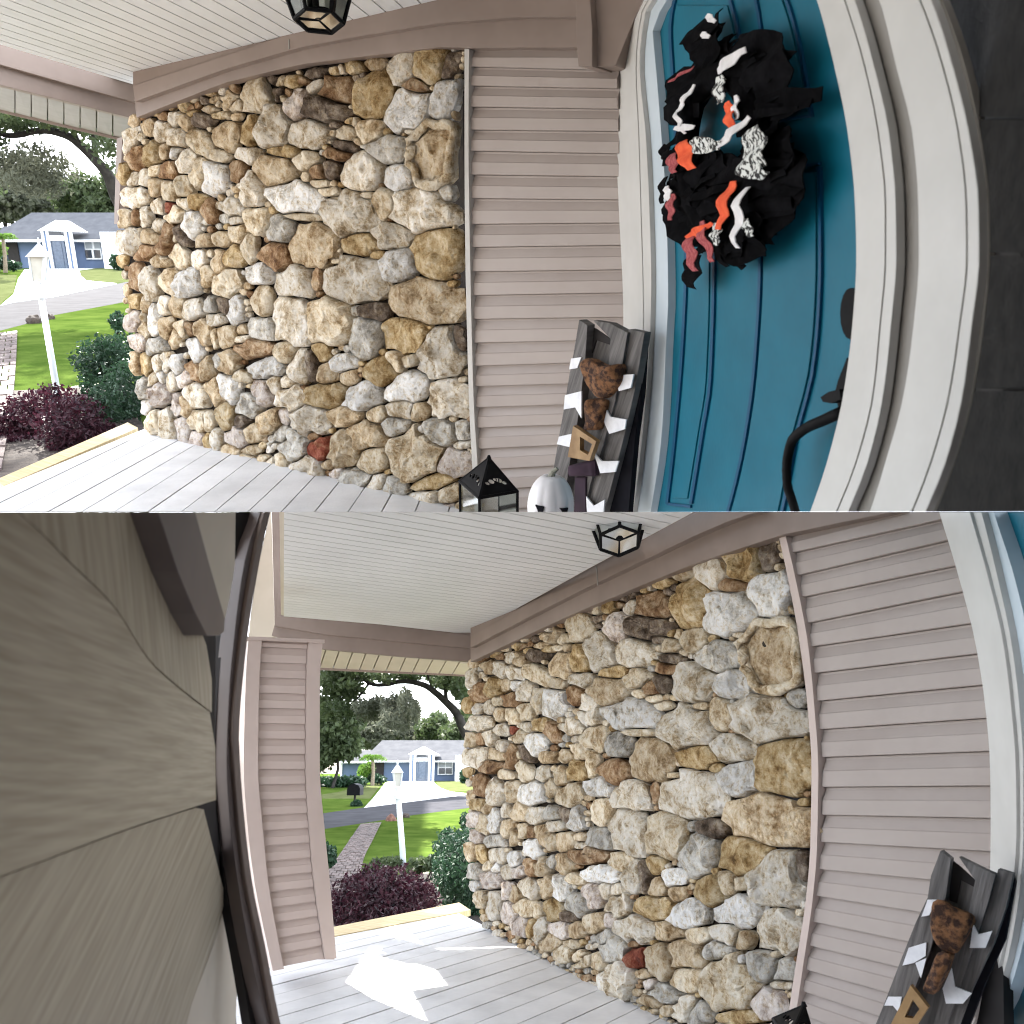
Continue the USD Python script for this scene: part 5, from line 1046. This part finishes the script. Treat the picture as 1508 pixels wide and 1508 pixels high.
def rock(V, x, y, w_, h_, m, name, label, cat):
    b = V.level(x, y, LAWN); s = b[1] / FOC; q = trimesh.creation.icosphere(3, 1.0); v = q.vertices * (1 + 0.5 * (vnoise(q.vertices * 2.2 + x) - 0.5))[:, None]
    one(V, name, G(b + v * [w_ / 2 * s, w_ / 2 * s, h_ * s], q.faces), m, label, cat, smooth=45)
rock(LOW, 576, 1209, 14, 9, 'brickrock', 'rock', 'reddish rock at the road edge left of the lamp post, lower view', 'rock')
rock(LOW, 598, 1204, 12, 6, 'soil', 'rock', 'small dark rock at the road edge right of the lamp post, lower view', 'rock')
rock(UP, 50, 476, 20, 12, 'soil', 'rock', 'dark rock at the road edge left of the lamp post, upper view', 'rock')
rock(UP, 74, 470, 12, 7, 'soil', 'rock', 'small dark rock at the road edge right of the lamp post, upper view', 'rock')
shrub(UP, 'low_shrub', [(172, 472, 6, 12), (178, 478, 6, 10)], 18.0, 500, 0.1, 'hedge', 'small dark shrub at the end of the upper stone wall', 'shrub', 0.5)
shrub(LOW, 'low_shrub', [(684, 1210, 6, 12), (690, 1216, 7, 10)], 20.0, 500, 0.1, 'hedge', 'small dark shrub behind the hedge at lower stone wall end', 'shrub', 0.5)

class Map:                                                  # outdoor things are laid out in the lower picture and carried to the upper one
    def __init__(self, V): self.V = V; self.k = 1.0 if V is LOW else 1.25
    def __call__(self, x, y): return (x, y) if self.V is LOW else (98 + (x - 624) * 1.25, 364 + (y - 1128) * 1.38)
def house(V, where):
    mp = Map(V); Y = 78.0
    P = lambda x, y, d=0.0: V.deep(*mp(x, y), Y) * np.array([1, 1, 1]) + [0, d, 0]
    t = Thing(V, 'house', 'blue house with pale grey roof and white portico across the road, ' + where, 'house')
    z0 = LAWN
    def wallbox(x0, x1, ytop, d0, d1, m, name, ybot=1149):
        a, b = P(x0, ytop), P(x1, ytop); lo = [a[0], Y + d0, z0]; hi = [b[0], Y + d1, a[2]]; return t.part(name, boxg(lo, hi), m)
    wl = wallbox(555, 670, 1120, 0, 8, 'bluewall', 'wall'); ww = wallbox(494, 556, 1124, 3, 9, 'bluewall', 'wing_wall')
    wr = wallbox(672, 760, 1112, -1.5, 8, 'housewhite', 'garage_wall')
    wallbox(553, 566, 1122, -0.15, 0.1, 'recess', 'porch_recess')
    for x in (494, 527): wallbox(x - 1.2, x + 1.2, 1124, 2.85, 3.05, 'housewhite', 'corner_board')
    def roofg(x0, x1, ye, xr0, xr1, yr, d0, d1):
        A, B = P(x0, ye), P(x1, ye); r0, r1 = P(xr0, yr), P(xr1, yr); dm = (d0 + d1) / 2
        v = [[A[0], Y + d0, A[2]], [B[0], Y + d0, B[2]], [B[0], Y + d1, B[2]], [A[0], Y + d1, A[2]], [r0[0], Y + dm, r0[2] + 0.15], [r1[0], Y + dm, r1[2] + 0.15]]
        return G(v, [(0, 1, 5), (0, 5, 4), (1, 2, 5), (2, 3, 4), (2, 4, 5), (3, 0, 4), (0, 2, 1), (0, 3, 2)])
    rf = t.part('roof', roofg(534, 770, 1120.5, 553, 740, 1091, -0.8, 9), 'roof')
    t.part('wing_roof', roofg(488, 560, 1122, 503, 560, 1106, 2.2, 10), 'roof')
    t.part('fascia', boxg([P(540, 1122)[0], Y - 0.85, P(540, 1122.5)[2]], [P(672, 1122)[0], Y - 0.75, P(540, 1120)[2]]), 'housewhite')
    t.part('wing_fascia', boxg([P(488, 1124)[0], Y + 2.1, P(488, 1124)[2]], [P(540, 1122)[0], Y + 2.2, P(488, 1121.5)[2]]), 'housewhite')
    # portico
    g = [P(605, 1111, -2.2), P(648, 1112, -2.2), P(626, 1100, -2.2)]; gi = [P(609, 1110, -2.2), P(644, 1110.5, -2.2), P(626, 1102.5, -2.2)]; k = np.array([0, 2.4, 0])
    t.part('portico_roof', G([*g, *[q + k for q in g]], [(0, 1, 2), (3, 5, 4), (0, 2, 5), (0, 5, 3), (1, 4, 5), (1, 5, 2), (0, 3, 4), (0, 4, 1)]), 'housewhite')
    for x0, x1 in ((608, 611), (613.5, 616.5), (634.5, 637.5), (640, 643)):
        a, b = P(x0, 1110), P(x1, 1110); t.part('column', boxg([a[0], Y - 2.1, z0], [b[0], Y - 1.9, a[2]]), 'housewhite')
    for x0, x1 in ((611, 613.5), (637.5, 640)):
        a, b = P(x0, 1110), P(x1, 1110); t.part('portico_panel', boxg([a[0], Y - 2.05, z0], [b[0], Y - 1.95, a[2]]), 'bluewall')
    c = P(624.8, 1116, -1.98); rr = (P(632, 1116) - P(624.8, 1116))[0]
    fan = m3.Manifold.extrude(m3.CrossSection([[(rr * math.cos(q), rr * math.sin(q) * 1.15) for q in np.linspace(0, math.pi, 15)]]), 0.06).to_mesh(); v = fan.vert_properties[:, :3]
    t.part('arched_window', G(c + np.c_[v[:, 0], -v[:, 2], v[:, 1]], np.array(fan.tri_verts)[:, ::-1]), 'winglass')
    a, b = P(616.5, 1118), P(634.5, 1118); t.part('transom', boxg([a[0], Y - 2.06, P(620, 1121)[2]], [b[0], Y - 1.95, P(620, 1116)[2]]), 'housewhite')
    for x0, x1 in ((617, 619.6), (620.2, 630.6), (631.2, 634)):
        a, b = P(x0, 1121), P(x1, 1121); t.part('door_leaf', boxg([a[0], Y - 2.0, z0 + .05], [b[0], Y - 1.9, a[2]]), 'doorglass')
    a, b = P(645, 1120), P(667, 1141); f = t.part('window', boxg([a[0], Y - 0.15, b[2]], [b[0], Y - 0.02, a[2]]), 'housewhite')
    for x0, x1 in ((646.5, 655.5), (656.8, 665.5)):
        for y0, y1 in ((1121.5, 1129.5), (1131, 1139.5)):
            a, b = P(x0, y0), P(x1, y1); t.part('pane', boxg([a[0], Y - 0.19, b[2]], [b[0], Y - 0.14, a[2]]), 'cloth' if y0 < 1125 else 'winglass', parent=f)
    t.done()
def tree(V, name, L, depth, n, size, m, label, trunk_x, thick=3.0, trunk_w=5, group=None):
    mp = Map(V); L = [(*mp(x, y), rx * mp.k, ry * mp.k) for x, y, rx, ry in L]; t = Thing(V, name, label, 'tree', group)
    c, r = px_lumps(V, L, depth, thick); t.part('crown', leafcloud(blob_points(c, r, n, R4, 0.35), size, R4, aspect=0.6), m)
    tx = mp(trunk_x, 1120)[0]; b = V.level(tx, V.hor + 1.9 * FOC / depth * 1.0, LAWN); b = np.array([V.deep(tx, V.hor, depth)[0], depth, LAWN]); tw = trunk_w / 2 * depth / FOC
    top = np.mean(c, 0); br = [tube([b, b * 0.5 + top * 0.5 + [0.3, 0, -0.5], top], [tw, tw * 0.8, tw * 0.3], 8)]
    for q in c: br.append(tube([b * 0.45 + top * 0.55 + [0.2, 0, -.3], (np.array(q) + top) / 2 + [0, 0, .2], q], [tw * 0.5, tw * 0.3, tw * 0.1], 6))
    t.part('trunk', gj(br), 'bark'); t.done()
def oak(V, where):
    """The near oak: a limb arching across the opening, hung with grey moss."""
    mp = Map(V); D = 24.0; q = lambda x, y, d=0: V.deep(*mp(x, y), D + d)
    t = Thing(V, 'oak_tree', 'big dark oak with arching limb and hanging moss, ' + where, 'tree'); s = D / FOC * mp.k
    foot = np.array([q(712, 1120)[0], D, LAWN - 0.1])
    trunk = [foot, q(706, 1120), q(697, 1095), q(684, 1076), q(672, 1050), q(656, 1033), q(640, 1019), q(627, 1010), q(613, 1005.5), q(600, 1003.5), q(587, 1004), q(571, 1008), q(556, 1009), q(544, 1006), q(536, 1001), q(516, 997), q(500, 996), q(490, 1001), q(484, 1012)]
    t.part('trunk', tube(smooth_path(trunk, 70), np.interp(np.linspace(0, 1, 70), [0, .3, .5, .7, 1], [13 * s, 8.5 * s, 5 * s, 3.2 * s, 1.5 * s]), 10), 'bark', smooth=60)
    for pts, w0 in (([(657, 1033), (656, 1015), (655, 998), (652, 975)], 3.2), ([(640, 1019), (634, 1006), (631, 998), (625, 980)], 2.4), ([(544, 1006), (536, 1016), (525, 1030), (510, 1040)], 1.8), ([(613, 1005), (598, 997), (585, 990), (570, 980)], 1.6), ([(571, 1008), (560, 1000), (540, 988), (520, 982)], 1.4), ([(516, 997), (500, 1006), (486, 1030)], 1.2)):
        t.part('limb', tube(smooth_path([q(*p) for p in pts], 12), np.linspace(w0 * s, w0 * 0.4 * s, 12), 8), 'bark', smooth=60)
    k = mp.k
    L = lambda ls: px_lumps(V, [(*mp(x, y), rx * k, ry * k) for x, y, rx, ry in ls], D, 2.5)
    c, r = L([(490, 1012, 16, 14), (508, 1022, 18, 12), (485, 1034, 14, 12), (520, 1012, 16, 8), (540, 990, 26, 8), (500, 988, 26, 8), (590, 992, 26, 7), (640, 996, 16, 8), (676, 1000, 14, 14), (684, 1030, 8, 20), (660, 990, 20, 8), (565, 998, 14, 6), (480, 1000, 12, 14), (625, 985, 30, 8), (520, 975, 60, 12), (620, 968, 70, 12), (690, 975, 50, 20), (500, 1000, 22, 7), (530, 996, 20, 6), (600, 994, 24, 5), (650, 1004, 14, 10), (672, 1014, 10, 12), (486, 1050, 12, 12), (508, 1044, 12, 10)])
    t.part('crown', leafcloud(blob_points(c, r, 9500, R4, 0.2), 0.15, R4), 'leaf')
    # crown above the frame that dapples the lawn
    cc = [np.array([R4.uniform(-13, 3), R4.uniform(15, 31), R4.uniform(7.0, 10.5)]) for _ in range(26)] + [np.array([R4.uniform(-10.5, -3.5), R4.uniform(10.5, 15.5), R4.uniform(8.0, 10.5)]) for _ in range(17)]
    if V is UP: cc = [np.array([R4.uniform(-17.5, -7), R4.uniform(19, 29), R4.uniform(8.6, 12.5)]) for _ in range(64)]
    t.part('upper_crown', leafcloud(blob_points(cc, [1.3] * len(cc), 230 * len(cc), R4, 0.2), 0.30, R4), 'leaf')
    c, r = L([(598, 1036, 6, 20), (585, 1040, 6, 18), (572, 1046, 6, 18), (560, 1040, 6, 14), (548, 1046, 7, 16), (610, 1046, 5, 14), (578, 1058, 10, 14), (592, 1062, 8, 14), (535, 1046, 7, 14)])
    p = blob_points(c, r, 3600, R4, 0.2); lf = leafcloud(p, 0.17, R4, aspect=0.3); 
    t.part('moss', lf, 'leafgrey'); t.done()
for V, where in ((LOW, 'lower view'), (UP, 'upper view')):
    house(V, where); oak(V, where)
    gname = 'trees behind the blue house, ' + where
    tree(V, 'shade_tree', [(478, 1060, 20, 30), (500, 1070, 22, 24), (520, 1058, 18, 20), (490, 1098, 26, 22), (512, 1098, 20, 20), (470, 1110, 22, 24)], 58, 6500, 0.42, 'leaf', 'full green tree left of the blue house roof, ' + where, 492)
    tree(V, 'shade_tree', [(545, 1064, 18, 18), (560, 1074, 20, 14), (535, 1082, 18, 18), (556, 1090, 20, 14)], 96, 3600, 0.6, 'leafgrey', 'hazy grey-green tree over the left roof end, ' + where, 548, 5)
    tree(V, 'shade_tree', [(590, 1076, 18, 12), (608, 1066, 10, 14), (575, 1086, 20, 12), (600, 1086, 18, 10)], 104, 3400, 0.6, 'leafgrey', 'hazy tree behind the middle of the roof, ' + where, 590, 5)
    tree(V, 'shade_tree', [(628, 1074, 16, 14), (645, 1066, 16, 16), (640, 1086, 24, 12), (660, 1082, 16, 14)], 98, 3800, 0.55, 'leaf', 'rounded tree behind the portico, ' + where, 638, 5)
    tree(V, 'shade_tree', [(668, 1080, 16, 12), (680, 1066, 12, 18), (700, 1070, 18, 24), (675, 1092, 20, 12)], 94, 3600, 0.55, 'leaf', 'green tree behind the right roof end, ' + where, 685, 5)
    mp = Map(V)
    # long hedge and palm before the house
    L = [(*mp(x, 1154 - (x - 470) * 0.03), 14 * mp.k, 8 * mp.k) for x in range(420, 536, 13)]
    shrub(V, 'long_hedge', L, 60, 5000, 0.34, 'hedge', 'long dark hedge before the left wing of the house, ' + where, 'hedge', 1.6, stems=9)
    shrub(V, 'yard_shrub', [(*mp(x, y), rx * mp.k, ry * mp.k) for x, y, rx, ry in ((540, 1143, 8, 8), (550, 1146, 8, 6), (560, 1148, 8, 5))], 66, 900, 0.3, 'hedge', 'dark shrub under the small palm, ' + where, 'shrub', 1.2)
    b = np.array([V.deep(*mp(549, 1140), 64)[0], 64, LAWN]); top = V.deep(*mp(549, 1119), 64)
    t = Thing(V, 'palm_tree', 'small bright green palm before the house porch, ' + where, 'palm')
    t.part('trunk', tube([b, b * .5 + top * .5 + [.05, 0, 0], top], [0.16, .13, .12], 8), 'palmbark', smooth=60)
    pts = []
    for w_ in np.linspace(0, 2 * math.pi, 15)[:-1]:
        for q in np.linspace(0.1, 1, 22): pts += [top + [math.cos(w_) * q * 0.95, math.sin(w_) * q * 0.95, 0.35 * math.sin(q * 2.4) - 0.25 * q * q + R4.uniform(-.05, .05)]] * 2
    pts = np.array(pts) + R4.normal(0, 0.04, (len(pts), 3)); t.part('fronds', leafcloud(pts, 0.26, R4, aspect=0.25), 'leafbright'); t.done()
    shrub(V, 'yard_shrub', [(*mp(x, y), rx * mp.k, ry * mp.k) for x, y, rx, ry in ((536, 1134, 8, 8), (544, 1130, 7, 7))], 65, 700, 0.3, 'leafbright', 'bright green shrub beside the small palm, ' + where, 'shrub', 1.2)
    shrub(V, 'yard_shrub', [(*mp(x, y), rx * mp.k, ry * mp.k) for x, y, rx, ry in ((682, 1144, 5, 8), (690, 1146, 6, 7))], 70, 500, 0.3, 'hedge', 'dark shrub at the white garage wall, ' + where, 'shrub', 1.0)
